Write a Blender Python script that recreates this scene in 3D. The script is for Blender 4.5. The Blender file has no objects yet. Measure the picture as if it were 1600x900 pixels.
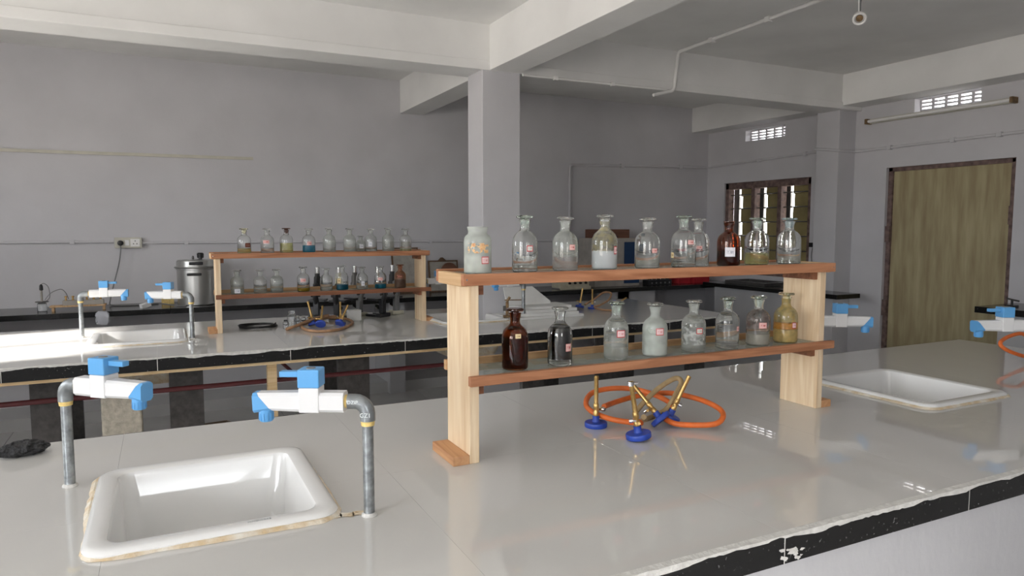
import bpy, math, random
from mathutils import Vector, Matrix
R = math.radians
random.seed(7)
S = bpy.context.scene
COL = S.collection

# ------------------------------------------------------------------ camera, sky, sun, exposure
cam_d = bpy.data.cameras.new('camera')
cam_d.sensor_width = 36.0
cam_d.lens = 1100 / 1600 * 36
cam = bpy.data.objects.new('camera', cam_d)
COL.objects.link(cam)
cam.location = (0, 0, 1.45)
PITCH, YAW = math.atan(93 / 1100), R(26.4)
fwd = Vector((math.sin(YAW) * math.cos(PITCH), math.cos(YAW) * math.cos(PITCH), -math.sin(PITCH)))
cam.rotation_euler = fwd.to_track_quat('-Z', 'Y').to_euler()
cam_d.clip_start = 0.02
S.camera = cam

w = bpy.data.worlds.new('sky'); S.world = w; w.use_nodes = True
nt_ = w.node_tree; bg = nt_.nodes['Background']             # pale hazy sky above the horizon, sunlit ground below it
tc_ = nt_.nodes.new('ShaderNodeTexCoord'); sx_ = nt_.nodes.new('ShaderNodeSeparateXYZ'); cr_w = nt_.nodes.new('ShaderNodeValToRGB')
mr_ = nt_.nodes.new('ShaderNodeMapRange'); mr_.inputs[1].default_value = -.02; mr_.inputs[2].default_value = .02
nt_.links.new(tc_.outputs['Generated'], sx_.inputs[0]); nt_.links.new(sx_.outputs[2], mr_.inputs[0]); nt_.links.new(mr_.outputs[0], cr_w.inputs[0])
cr_w.color_ramp.elements[0].color = (.86, .81, .74, 1); cr_w.color_ramp.elements[1].color = (.93, .965, 1, 1)
nt_.links.new(cr_w.outputs[0], bg.inputs[0]); bg.inputs[1].default_value = 13.5

sun_d = bpy.data.lights.new('sun', 'SUN'); sun_d.energy = 26; sun_d.angle = R(3.0); sun_d.color = (1, .96, .91)
sun = bpy.data.objects.new('sun', sun_d); COL.objects.link(sun)
sun.rotation_euler = Vector((math.cos(R(27)), 0.15, -math.sin(R(27)))).to_track_quat('-Z', 'Y').to_euler()
sun.location = (-8, 3, 6)

vs = S.view_settings
vs.view_transform = 'Standard'; vs.look = 'None'; vs.exposure = 0.26; vs.gamma = 1.0; vs.use_curve_mapping = False

# ------------------------------------------------------------------ materials
MATS = {}
def newmat(name):
    m = bpy.data.materials.new(name); m.use_nodes = True
    nt = m.node_tree
    return m, nt, nt.nodes['Principled BSDF']
def srgb(r, g, b):
    f = lambda c: (c / 255 / 12.92) if c / 255 <= .04045 else ((c / 255 + .055) / 1.055) ** 2.4
    return (f(r), f(g), f(b))
def mat(name, col, rough=.5, metal=0, var=.08, scale=12, bump=0, bscale=60, spec=.5, stretch=None, col2=None, trans=0, ior=1.45, coat=0):
    """plain procedural surface: base colour modulated by noise, optional bump"""
    m, nt, b = newmat(name)
    N, L = nt.nodes, nt.links
    b.inputs['Roughness'].default_value = rough
    b.inputs['Metallic'].default_value = metal
    b.inputs['Specular IOR Level'].default_value = spec
    b.inputs['IOR'].default_value = ior
    b.inputs['Transmission Weight'].default_value = trans
    b.inputs['Coat Weight'].default_value = coat
    tc = N.new('ShaderNodeTexCoord'); mp = N.new('ShaderNodeMapping')
    L.new(tc.outputs['Object'], mp.inputs[0])
    if stretch: mp.inputs['Scale'].default_value = stretch
    nz = N.new('ShaderNodeTexNoise'); nz.inputs['Scale'].default_value = scale; nz.inputs['Detail'].default_value = 5
    L.new(mp.outputs[0], nz.inputs['Vector'])
    cr = N.new('ShaderNodeValToRGB')
    c2 = col2 if col2 else tuple(c * (1 - var * 2) for c in col)
    c1 = col if col2 else tuple(min(1, c * (1 + var)) for c in col)
    cr.color_ramp.elements[0].color = (*c2, 1); cr.color_ramp.elements[0].position = .3
    cr.color_ramp.elements[1].color = (*c1, 1); cr.color_ramp.elements[1].position = .68
    L.new(nz.outputs['Fac'], cr.inputs[0]); L.new(cr.outputs[0], b.inputs['Base Color'])
    if bump:
        n2 = N.new('ShaderNodeTexNoise'); n2.inputs['Scale'].default_value = bscale; n2.inputs['Detail'].default_value = 4
        L.new(mp.outputs[0], n2.inputs['Vector'])
        bp = N.new('ShaderNodeBump'); bp.inputs['Strength'].default_value = bump; bp.inputs['Distance'].default_value = .01
        L.new(n2.outputs['Fac'], bp.inputs['Height']); L.new(bp.outputs[0], b.inputs['Normal'])
    MATS[name] = m
    return m
def glassmat(name, col, rough=0.0, ior=1.47, haze=None, hazecol=None, hscale=40):
    m, nt, b = newmat(name); N, L = nt.nodes, nt.links
    b.inputs['Base Color'].default_value = (*col, 1); b.inputs['Roughness'].default_value = rough
    b.inputs['IOR'].default_value = ior; b.inputs['Transmission Weight'].default_value = 1
    if haze:   # dried film / frosting: patches of diffuse coating
        d = N.new('ShaderNodeBsdfDiffuse'); d.inputs[0].default_value = (*hazecol, 1)
        t = N.new('ShaderNodeBsdfTranslucent'); t.inputs[0].default_value = (*hazecol, 1)
        a = N.new('ShaderNodeMixShader'); a.inputs[0].default_value = .45
        L.new(d.outputs[0], a.inputs[1]); L.new(t.outputs[0], a.inputs[2])
        mx = N.new('ShaderNodeMixShader')
        tc = N.new('ShaderNodeTexCoord'); nz = N.new('ShaderNodeTexNoise'); nz.inputs['Scale'].default_value = hscale
        mr = N.new('ShaderNodeMapRange'); mr.inputs[1].default_value = .3; mr.inputs[2].default_value = .7
        mr.inputs[3].default_value = haze[0]; mr.inputs[4].default_value = haze[1]
        L.new(tc.outputs['Object'], nz.inputs['Vector']); L.new(nz.outputs['Fac'], mr.inputs[0]); L.new(mr.outputs[0], mx.inputs[0])
        L.new(b.outputs[0], mx.inputs[1]); L.new(a.outputs[0], mx.inputs[2])
        L.new(mx.outputs[0], N['Material Output'].inputs[0])
    MATS[name] = m
    return m
def labelmat(name, paper, border, text, bw=.09):
    m, nt, b = newmat(name); N, L = nt.nodes, nt.links
    b.inputs['Roughness'].default_value = .7
    tc = N.new('ShaderNodeTexCoord'); sp = N.new('ShaderNodeSeparateXYZ'); L.new(tc.outputs['UV'], sp.inputs[0])
    def mth(op, a, c):
        n = N.new('ShaderNodeMath'); n.operation = op
        for i, v in enumerate((a, c)):
            if v is None: continue
            if isinstance(v, (int, float)): n.inputs[i].default_value = v
            else: L.new(v, n.inputs[i])
        return n.outputs[0]
    ax = mth('ABSOLUTE', mth('SUBTRACT', sp.outputs[0], .5), None); ay = mth('ABSOLUTE', mth('SUBTRACT', sp.outputs[1], .5), None)
    edge = mth('MAXIMUM', mth('GREATER_THAN', ax, .5 - bw * .8), mth('GREATER_THAN', ay, .5 - bw * 1.2))
    wv = N.new('ShaderNodeTexNoise'); wv.inputs['Scale'].default_value = 7
    mp = N.new('ShaderNodeMapping'); mp.inputs['Scale'].default_value = (2.2, .45, 1); L.new(tc.outputs['UV'], mp.inputs[0]); L.new(mp.outputs[0], wv.inputs['Vector'])
    inner = mth('MULTIPLY', mth('LESS_THAN', ax, .33), mth('LESS_THAN', ay, .2))
    tx = mth('MULTIPLY', inner, mth('GREATER_THAN', wv.outputs['Fac'], .52))
    m1 = N.new('ShaderNodeMix'); m1.data_type = 'RGBA'; m1.inputs['A'].default_value = (*paper, 1); m1.inputs['B'].default_value = (*text, 1); L.new(tx, m1.inputs['Factor'])
    m2 = N.new('ShaderNodeMix'); m2.data_type = 'RGBA'; m2.inputs['B'].default_value = (*border, 1)
    L.new(m1.outputs['Result'], m2.inputs['A']); L.new(edge, m2.inputs['Factor']); L.new(m2.outputs['Result'], b.inputs['Base Color'])
    MATS[name] = m
    return m
def woodmat(name, c1, c2, axis, dens=1.0):
    """grain stretched along local axis"""
    m, nt, b = newmat(name); N, L = nt.nodes, nt.links
    b.inputs['Roughness'].default_value = .62
    tc = N.new('ShaderNodeTexCoord'); mp = N.new('ShaderNodeMapping')
    sc = [22 * dens] * 3; sc['XYZ'.index(axis)] = 1.6 * dens; mp.inputs['Scale'].default_value = sc
    oi = N.new('ShaderNodeObjectInfo'); L.new(oi.outputs['Random'], mp.inputs['Location'])
    L.new(tc.outputs['Object'], mp.inputs[0])
    nz = N.new('ShaderNodeTexNoise'); nz.inputs['Scale'].default_value = 1.6; nz.inputs['Detail'].default_value = 6; nz.inputs['Distortion'].default_value = 1.4
    L.new(mp.outputs[0], nz.inputs['Vector'])
    cr = N.new('ShaderNodeValToRGB'); e = cr.color_ramp.elements
    e[0].color = (*c2, 1); e[0].position = .3; e[1].color = (*c1, 1); e[1].position = .66
    L.new(nz.outputs['Fac'], cr.inputs[0]); L.new(cr.outputs[0], b.inputs['Base Color'])
    bp = N.new('ShaderNodeBump'); bp.inputs['Strength'].default_value = .15; bp.inputs['Distance'].default_value = .003
    L.new(nz.outputs['Fac'], bp.inputs['Height']); L.new(bp.outputs[0], b.inputs['Normal'])
    MATS[name] = m
    return m
def speckle(name, base, dots, thr, scale, rough):
    m, nt, b = newmat(name); N, L = nt.nodes, nt.links
    b.inputs['Roughness'].default_value = rough
    tc = N.new('ShaderNodeTexCoord'); nz = N.new('ShaderNodeTexNoise'); nz.inputs['Scale'].default_value = scale; nz.inputs['Detail'].default_value = 2
    L.new(tc.outputs['Object'], nz.inputs['Vector'])
    cr = N.new('ShaderNodeValToRGB'); e = cr.color_ramp.elements
    e[0].color = (*base, 1); e[0].position = thr; e[1].color = (*dots, 1); e[1].position = thr + .06
    L.new(nz.outputs['Fac'], cr.inputs[0]); L.new(cr.outputs[0], b.inputs['Base Color'])
    MATS[name] = m
    return m

mat('wall_paint', (.63, .622, .645), .75, var=.025, scale=3, bump=.06, bscale=35)
mat('ceiling_paint', (.84, .835, .82), .8, var=.03, scale=2.5, bump=.08, bscale=25)
mat('bench_plaster', (.50, .50, .515), .8, var=.02, scale=5, bump=.12, bscale=30, stretch=(1.2, 1, .7))
mat('floor_tile', (.52, .515, .51), .25, var=.04, scale=3)
mat('grout', (.22, .21, .2), .9)
mat('tile_joint', (.57, .56, .53), .4)
mat('tile_white', (.62, .612, .59), .008, var=.015, scale=2.2, ior=1.75)
mat('white_grout', (.62, .61, .58), .85, var=.08, scale=60, bump=.3, bscale=150)
speckle('granite_black', (.012, .012, .012), (.16, .16, .16), .69, 120, .18)
mat('granite_leg', (.062, .057, .054), .4, var=.2, scale=40)
mat('concrete', (.42, .40, .37), .9, var=.1, scale=20, bump=.3)
mat('drain_plaster', (.50, .46, .38), .9, var=.12, scale=40, bump=.6, bscale=90)
mat('ceramic', (.80, .80, .79), .06, var=.01, scale=3, coat=.3)
mat('sealant', (.78, .74, .65), .7, var=.14, scale=28, bump=.4, bscale=120, col2=(.62, .47, .28))
mat('galvanised', (.34, .36, .37), .42, metal=.75, var=.22, scale=55, bump=.08, bscale=160)
mat('elbow_iron', (.30, .32, .33), .38, metal=.7, var=.1, scale=60)
mat('mark_white', (.82, .86, .86), .5)
mat('mark_grey', (.30, .32, .33), .6)
mat('thread_tape', (.85, .62, .22), .55, var=.12, scale=80)
mat('plastic_white', (.80, .80, .80), .25, var=.015, scale=6)
mat('plastic_blue', (.13, .40, .76), .28, var=.03, scale=6)
mat('pvc', (.88, .87, .85), .4, var=.02)
mat('pvc_yellowed', (.60, .58, .50), .4, var=.05)
woodmat('wood_pale_v', srgb(236, 214, 182), srgb(214, 182, 142), 'Z')
woodmat('wood_pale_h', srgb(222, 188, 146), srgb(190, 150, 106), 'Y')
woodmat('wood_brown', srgb(190, 134, 98), srgb(150, 96, 64), 'X')
woodmat('wood_dark', srgb(150, 98, 68), srgb(104, 62, 40), 'X')
woodmat('wood_tan', srgb(206, 168, 124), srgb(176, 134, 94), 'X')
woodmat('wood_foot', srgb(204, 156, 112), srgb(176, 124, 84), 'Y')
woodmat('wood_strip', srgb(214, 190, 150), srgb(180, 150, 106), 'X')
glassmat('shelf_glass', (.86, .93, .89), .0, 1.45, (.25, .4), (.62, .66, .60), 12)
glassmat('glass_clear', (.985, .995, .985), 0, 1.45, (.02, .11), (.80, .82, .79), 25)
glassmat('glass_green', (.80, .92, .84))
glassmat('glass_blue', (.70, .87, .92))
glassmat('glass_yellow', (.94, .90, .62))
glassmat('glass_amber', (.50, .17, .045))
glassmat('glass_rose', (.86, .58, .42), .02, 1.45, (.1, .3), (.50, .30, .20), 40)
glassmat('glass_brown', (.25, .09, .05))
glassmat('glass_frost', (.93, .96, .93), .15, 1.47, (.25, .55), (.82, .85, .81), 18)
glassmat('glass_haze', (.96, .98, .96), .02, 1.47, (.06, .26), (.80, .82, .78), 40)
glassmat('liq_water', (.97, .98, .97), 0, 1.33)
glassmat('liq_pink', (.90, .82, .85), 0, 1.33)
mat('liq_yellow', (.88, .84, .40), .02, trans=.8, ior=1.33, var=.02)
mat('liq_gold', (.66, .46, .03), .05, trans=.6, ior=1.33, var=.02)
mat('liq_blue', (.005, .36, .60), .05, trans=.55, ior=1.33, var=.02)
mat('liq_teal', (.005, .20, .32), .05, trans=.55, ior=1.33, var=.02)
glassmat('liq_smoke', (.035, .032, .038), 0, 1.35)
glassmat('glass_plain', (.98, .99, .98))
glassmat('liq_amber', (.22, .055, .012), 0, 1.35)
glassmat('liq_dark', (.04, .025, .02), 0, 1.35)
mat('liq_milk', (.80, .83, .84), .4, var=.02)
mat('liq_cloud', (.78, .80, .76), .5, var=.04, scale=30)
mat('liq_mustard', (.70, .52, .20), .6, var=.12, scale=60)
mat('liq_orange', (.74, .36, .06), .5, var=.1, scale=70)
mat('liq_murk', (.46, .43, .36), .5, var=.1, scale=50)
RED = srgb(196, 60, 66)
labelmat('label_red', srgb(232, 205, 205), RED, srgb(214, 150, 152))
labelmat('label_pink', srgb(228, 186, 180), srgb(214, 140, 138), srgb(190, 90, 90), .05)
labelmat('label_cream', srgb(226, 206, 160), srgb(216, 190, 140), srgb(150, 110, 70), .03)
labelmat('label_white', srgb(226, 226, 232), srgb(216, 216, 224), srgb(170, 172, 184), .03)
labelmat('label_brown', srgb(120, 62, 48), srgb(96, 46, 36), srgb(190, 150, 130), .05)
labelmat('label_redtop', srgb(214, 214, 206), RED, srgb(180, 180, 172), .12)
def film(name, c1, c2, lo, hi, scale):
    """dried film on the inside of a bottle, patchy"""
    m, nt, b = newmat(name); N, L = nt.nodes, nt.links
    b.inputs['Roughness'].default_value = .6
    tc = N.new('ShaderNodeTexCoord'); nz = N.new('ShaderNodeTexNoise'); nz.inputs['Scale'].default_value = scale; nz.inputs['Detail'].default_value = 4
    L.new(tc.outputs['Object'], nz.inputs['Vector']); cr = N.new('ShaderNodeValToRGB'); e = cr.color_ramp.elements
    e[0].color = (*c1, 1); e[0].position = .4; e[1].color = (*c2, 1); e[1].position = .7
    L.new(nz.outputs['Fac'], cr.inputs[0]); L.new(cr.outputs[0], b.inputs['Base Color'])
    mr = N.new('ShaderNodeMapRange'); mr.inputs[1].default_value = .35; mr.inputs[2].default_value = .65; mr.inputs[3].default_value = lo; mr.inputs[4].default_value = hi
    L.new(nz.outputs['Fac'], mr.inputs[0]); L.new(mr.outputs[0], b.inputs['Alpha'])
    MATS[name] = m
film('film_yellow', (.68, .64, .46), (.50, .42, .20), .22, .6, 60)
film('film_mustard', (.74, .62, .26), (.70, .46, .10), .4, .8, 50)
film('film_brown', (.26, .13, .09), (.14, .06, .04), .0, .85, 28)
film('film_white', (.85, .86, .85), (.85, .86, .85), .0, .75, 75)
m, nt, b = newmat('orange_stain'); N, L = nt.nodes, nt.links       # dried reagent splashes, ragged outline
b.inputs['Roughness'].default_value = .8
tc = N.new('ShaderNodeTexCoord'); nz = N.new('ShaderNodeTexNoise'); nz.inputs['Scale'].default_value = 85; nz.inputs['Detail'].default_value = 3
L.new(tc.outputs['Object'], nz.inputs['Vector']); cr = N.new('ShaderNodeValToRGB'); e = cr.color_ramp.elements
e[0].color = (.78, .52, .26, 1); e[0].position = .5; e[1].color = (.40, .10, .04, 1); e[1].position = .72
L.new(nz.outputs['Fac'], cr.inputs[0]); L.new(cr.outputs[0], b.inputs['Base Color'])
th = N.new('ShaderNodeMath'); th.operation = 'GREATER_THAN'; th.inputs[1].default_value = .5; L.new(nz.outputs['Fac'], th.inputs[0]); L.new(th.outputs[0], b.inputs['Alpha'])
MATS['orange_stain'] = m
mat('brass', (.66, .43, .16), .32, metal=.9, var=.15, scale=60)
mat('brass_dull', (.26, .17, .09), .55, metal=.6, var=.25, scale=40)
mat('chrome', (.72, .72, .72), .16, metal=1, var=.05)
mat('burner_blue', (.03, .075, .42), .4, var=.1, scale=50)
mat('rubber_orange', (.78, .17, .035), .45, var=.08, scale=30)
mat('rubber_beige', (.46, .32, .16), .55, var=.15, scale=30)
mat('rubber_brown', (.42, .24, .13), .55, var=.15, scale=30)
mat('rubber_black', (.02, .02, .02), .45)
mat('aluminium', (.52, .52, .50), .33, metal=.9, var=.08, scale=20, stretch=(1, 1, .2))
mat('plastic_black', (.02, .02, .022), .35)
mat('plastic_cream', (.62, .58, .45), .4)
mat('paint_cream', (.58, .56, .44), .4)
mat('paint_grey', (.20, .20, .20), .4)
mat('steel_dark', (.12, .115, .11), .4, metal=.4)
mat('red_paint', (.085, .012, .014), .5, var=.1)
mat('red_card', (.45, .02, .03), .55, var=.1)
mat('cardboard', (.36, .27, .18), .85, var=.08)
mat('cabinet_beige', (.42, .39, .35), .5)
mat('cabinet_blue', (.012, .045, .12), .45, var=.05)
mat('board_white', (.74, .74, .72), .6, var=.03)
mat('paper_grey', (.40, .38, .34), .8, var=.1, scale=18)
woodmat('frame_wood', srgb(110, 84, 62), srgb(78, 56, 40), 'Z')
woodmat('disc_wood', srgb(126, 86, 68), srgb(92, 58, 46), 'X')
mat('rust_paint', (.20, .135, .12), .7, var=.25, scale=25, bump=.3)
mat('plywood_olive', (.48, .42, .25), .75, var=.2, scale=3.2, stretch=(3, 6, .7), col2=(.32, .255, .145))
mat('shutter_olive', (.30, .25, .11), .7, var=.15, scale=5)
mat('scourer', (.035, .035, .037), .6, var=.4, scale=60, bump=1, bscale=120)
mat('bag_plastic', (.50, .51, .55), .35, var=.1)
glassmat('lab_glass', (.95, .97, .97))

# ------------------------------------------------------------------ mesh helpers
def V(*a): return Vector(a)
class MB:
    def __init__(s): s.v = []; s.f = []; s.uv = None
    def add(s, vs, fs):
        o = len(s.v); s.v += [tuple(p) for p in vs]; s.f += [tuple(i + o for i in q) for q in fs]; return s
    def box(s, x0, x1, y0, y1, z0, z1, M=None):
        vs = [V(x, y, z) for x in (x0, x1) for y in (y0, y1) for z in (z0, z1)]
        if M: vs = [M @ p for p in vs]
        return s.add(vs, [(0, 1, 3, 2), (4, 6, 7, 5), (0, 4, 5, 1), (2, 3, 7, 6), (0, 2, 6, 4), (1, 5, 7, 3)])
    def cbox(s, c, size, rz=0, rx=0, ry=0):
        M = Matrix.Translation(c) @ Matrix.Rotation(rz, 4, 'Z') @ Matrix.Rotation(ry, 4, 'Y') @ Matrix.Rotation(rx, 4, 'X')
        a, b, c2 = (q / 2 for q in size)
        return s.box(-a, a, -b, b, -c2, c2, M)
    def cham(s, x0, x1, y0, y1, z0, z1, c, M=None):
        """box along X with chamfered long edges"""
        ring = [(y0 + c, z0), (y1 - c, z0), (y1, z0 + c), (y1, z1 - c), (y1 - c, z1), (y0 + c, z1), (y0, z1 - c), (y0, z0 + c)]
        vs = [V(x, y, z) for x in (x0, x1) for y, z in ring]
        if M: vs = [M @ p for p in vs]
        n = 8
        return s.add(vs, [(i, (i + 1) % n, n + (i + 1) % n, n + i) for i in range(n)] + [tuple(range(n))[::-1], tuple(range(n, 2 * n))])
    def lathe(s, prof, n=24, M=None, cap=True):
        vs = []
        for r, z in prof:
            for i in range(n):
                a = 2 * math.pi * i / n; vs.append(V(r * math.cos(a), r * math.sin(a), z))
        if M: vs = [M @ p for p in vs]
        k = len(prof)
        fs = [(j * n + i, j * n + (i + 1) % n, (j + 1) * n + (i + 1) % n, (j + 1) * n + i) for j in range(k - 1) for i in range(n)]
        if cap:
            if prof[0][0] > 1e-6: fs.append(tuple(range(n))[::-1])
            if prof[-1][0] > 1e-6: fs.append(tuple(range((k - 1) * n, k * n)))
        return s.add(vs, fs)
    def cyl(s, p0, p1, r0, r1=None, n=16):
        p0, p1 = V(*p0), V(*p1); r1 = r0 if r1 is None else r1
        d = p1 - p0; M = Matrix.Translation(p0) @ d.to_track_quat('Z', 'Y').to_matrix().to_4x4()
        return s.lathe([(r0, 0), (r1, d.length)], n, M)
    def tube(s, pts, r, n=10, sub=6, closed=False):
        P = [V(*p) for p in pts]
        if len(P) > 2 and sub > 1:
            Q = []; m = len(P)
            for i in range(m if closed else m - 1):
                g = (lambda k: P[k % m]) if closed else (lambda k: P[max(0, min(m - 1, k))])
                a, b2, c, d = g(i - 1), g(i), g(i + 1), g(i + 2)
                for t in range(sub):
                    u = t / sub
                    Q.append(.5 * ((2 * b2) + (c - a) * u + (2 * a - 5 * b2 + 4 * c - d) * u * u + (3 * b2 - a - 3 * c + d) * u ** 3))
            if not closed: Q.append(P[-1])
            P = Q
        m = len(P); vs = []; up = None
        for i in range(m):
            if closed: t = (P[(i + 1) % m] - P[i - 1]).normalized()
            else: t = (P[min(m - 1, i + 1)] - P[max(0, i - 1)]).normalized()
            if up is None:
                up = V(0, 0, 1) if abs(t.z) < .9 else V(1, 0, 0)
            up = (up - t * up.dot(t)).normalized(); sd = t.cross(up)
            for k in range(n):
                a = 2 * math.pi * k / n; vs.append(P[i] + (up * math.cos(a) + sd * math.sin(a)) * r)
        fs = [((i % m) * n + k, (i % m) * n + (k + 1) % n, ((i + 1) % m) * n + (k + 1) % n, ((i + 1) % m) * n + k) for i in range(m if closed else m - 1) for k in range(n)]
        if not closed: fs += [tuple(range(n))[::-1], tuple(range((m - 1) * n, m * n))]
        return s.add(vs, fs)
    def loops(s, L, cap0=False, cap1=False):
        n = len(L[0]); vs = [p for l in L for p in l]
        fs = [(j * n + i, j * n + (i + 1) % n, (j + 1) * n + (i + 1) % n, (j + 1) * n + i) for j in range(len(L) - 1) for i in range(n)]
        if cap0: fs.append(tuple(range(n))[::-1])
        if cap1: fs.append(tuple(range((len(L) - 1) * n, len(L) * n)))
        return s.add(vs, fs)
    def mesh(s, name, smooth=False):
        me = bpy.data.meshes.new(name); me.from_pydata(s.v, [], s.f); me.update()
        if s.uv:
            ul = me.uv_layers.new(name='UVMap')
            for lp in me.loops: ul.data[lp.index].uv = s.uv[lp.vertex_index]
        import bmesh
        bm = bmesh.new(); bm.from_mesh(me); bmesh.ops.recalc_face_normals(bm, faces=bm.faces[:]); bm.to_mesh(me); bm.free()
        if smooth:
            for p in me.polygons: p.use_smooth = True
            me.set_sharp_from_angle(angle=R(38))
        return me
    def build(s, name, material, parent=None, smooth=False, bevel=0):
        return place(name, s.mesh(name, smooth), material, parent, bevel)
def place(name, me, material, parent=None, bevel=0, loc=None, rz=0, scale=None):
    if material and not me.materials: me.materials.append(MATS[material])
    o = bpy.data.objects.new(name, me); COL.objects.link(o); o.parent = parent
    if loc is not None: o.location = loc
    if rz: o.rotation_euler.z = rz
    if scale: o.scale = scale
    if bevel:
        md = o.modifiers.new('bevel', 'BEVEL'); md.width = bevel; md.segments = 2; md.limit_method = 'ANGLE'
    return o
def tag(o, label, cat, group=None):
    o['label'] = label; o['category'] = cat
    if group: o['group'] = group
    return o
def struct(o): o['kind'] = 'structure'; return o
def thing(name, label, cat, loc=(0, 0, 0), rz=0, group=None):
    o = bpy.data.objects.new(name, None); COL.objects.link(o); o.empty_display_size = .05
    o.location = loc; o.rotation_euler.z = rz
    return tag(o, label, cat, group)
def cut(rect, holes):
    """rectangle minus rectangles -> list of rectangles"""
    out = [rect]
    for h in holes:
        nxt = []
        for (a, b, c, d) in out:
            x0, x1, y0, y1 = max(a, h[0]), min(b, h[1]), max(c, h[2]), min(d, h[3])
            if x0 >= x1 or y0 >= y1: nxt.append((a, b, c, d)); continue
            if a < x0: nxt.append((a, x0, c, d))
            if x1 < b: nxt.append((x1, b, c, d))
            if c < y0: nxt.append((x0, x1, c, y0))
            if y1 < d: nxt.append((x0, x1, y1, d))
        out = nxt
    return out
def rrect(x0, x1, y0, y1, r, z, n=6):
    P = []
    for cx, cy, a0 in ((x1 - r, y1 - r, 0), (x0 + r, y1 - r, 90), (x0 + r, y0 + r, 180), (x1 - r, y0 + r, 270)):
        for i in range(n + 1):
            a = R(a0 + 90 * i / n); P.append(V(cx + r * math.cos(a), cy + r * math.sin(a), z))
    return P

# ------------------------------------------------------------------ room shell
XL, XR, YF, YB, ZC = -2.8, 5.72, -1.7, 6.4, 2.81
fl = struct(MB().box(XL, XR, YF, YB, -.12, -.012).build('floor', 'grout'))
tile_me = MB().box(.002, .598, .002, .598, -.012, 0).mesh('tile')
for i in range(15):
    for j in range(14):
        x, y = XL + i * .6, YF + j * .6
        if x + .6 <= XR + .01 and y + .6 <= YB + .25:
            place('tile', tile_me, 'floor_tile', fl, loc=(x, min(y, YB - .6), 0))
struct(MB().box(XL - .2, XR + .2, YF - .2, YB + .2, ZC, ZC + .15).build('ceiling', 'ceiling_paint'))
struct(MB().box(XL - .2, XR + .2, YB, YB + .2, -.12, ZC).build('wall_back', 'wall_paint'))
def wall(name, axis, pos, a0, a1, holes):
    mb = MB()
    for (a, b, c, d) in cut((a0, a1, -.12, ZC), holes):
        if axis == 'X': mb.box(pos[0], pos[1], a, b, c, d)
        else: mb.box(a, b, pos[0], pos[1], c, d)
    return struct(mb.build(name, 'wall_paint'))
WIN1 = (4.93, 6.12, .95, 1.955); DOOR = (3.08, 4.13, -.02, 1.98)
VENT1 = (5.275, 5.82, 2.39, 2.505); VENT2 = (3.36, 3.90, 2.415, 2.535)
wr = wall('wall_right', 'X', (XR, XR + .2), YF, YB, [WIN1, DOOR, VENT1, VENT2])
LWIN = [(-1.55, -.65, .8, 2.3), (-.45, .58, .9, 2.3), (2.42, 2.86, .7, 2.3), (3.42, 4.5, 1.42, 2.22)]  # aisle opening and the one nearest wall_front added for more light from the left
wall('wall_left', 'X', (XL - .2, XL), YF, YB, LWIN)
FWIN = [(.0, .45, 1.0, 2.2)]
wall('wall_front', 'Y', (YF - .2, YF), XL - .2, XR + .2, FWIN)
n = 1
for hs, ax in ((LWIN, 'X'), (FWIN, 'Y')):                      # unseen window openings behind and beside the camera, some added for light
    for (a, b, c, d) in hs:
        n += 1
        fr = MB()
        for (p, q, r0, r1) in ((a, a + .05, c, d), (b - .05, b, c, d), ((a + b) / 2 - .025, (a + b) / 2 + .025, c, d), (a, b, c, c + .05), (a, b, d - .05, d)):
            if ax == 'X': fr.box(XL - .12, XL - .07, p, q, r0, r1)
            else: fr.box(p, q, YF - .12, YF - .07, r0, r1)
        struct(fr.build('window_%d' % n, 'rust_paint'))
        ld = bpy.data.lights.new('window_portal', 'AREA'); ld.shape = 'RECTANGLE'; ld.size = b - a; ld.size_y = d - c
        lo = bpy.data.objects.new('window_portal', ld); COL.objects.link(lo); ld.cycles.is_portal = True
        if ax == 'X': lo.location = (XL - .05, (a + b) / 2, (c + d) / 2); dr = V(1, 0, 0)
        else: lo.location = ((a + b) / 2, YF - .05, (c + d) / 2); dr = V(0, 1, 0)
        lo.rotation_euler = dr.to_track_quat('-Z', 'Y').to_euler()

# beams, pillar, wall column
struct(MB().box(XL, XR, 4.41, 4.66, 2.57, ZC + .01).box(XL, XR, 4.40, 4.67, 2.51, 2.57).build('trim_1', 'ceiling_paint', bevel=.004))
struct(MB().box(2.02, 2.245, YF, YB, 2.512, ZC + .01).build('trim_2', 'ceiling_paint', bevel=.004))
struct(MB().box(5.47, XR + .01, YF, YB, 2.54, ZC + .01).build('trim_3', 'ceiling_paint', bevel=.004))
struct(MB().box(1.963, 2.25, 4.405, 4.655, 0, 2.512).build('trim_4', 'wall_paint', bevel=.006))
struct(MB().box(5.5, XR + .01, 4.455, 4.70, 0, 2.54).build('trim_5', 'wall_paint', bevel=.006))

# door_1: plywood sheet in a rough frame
d = bpy.data.objects.new('door_1', None); COL.objects.link(d); d.location = (XR, 3.6, 0); struct(d)
MB().box(.05, .075, -.485, .492, 0, 1.945).build('plywood_sheet', 'plywood_olive', d)
fr = MB().box(.03, .12, -.52, -.475, 0, 1.98).box(.03, .12, .49, .53, 0, 1.98).box(.03, .12, -.52, .53, 1.945, 1.985)
fr.build('door_frame', 'rust_paint', d, bevel=.003)
for yy, zz in ((-.50, 1.55), (-.50, .7), (.508, 1.4), (.508, .75)):
    MB().box(.01, .03, yy - .02, yy + .02, zz - .07, zz + .07).build('hinge_plate', 'rust_paint', d)

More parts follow.
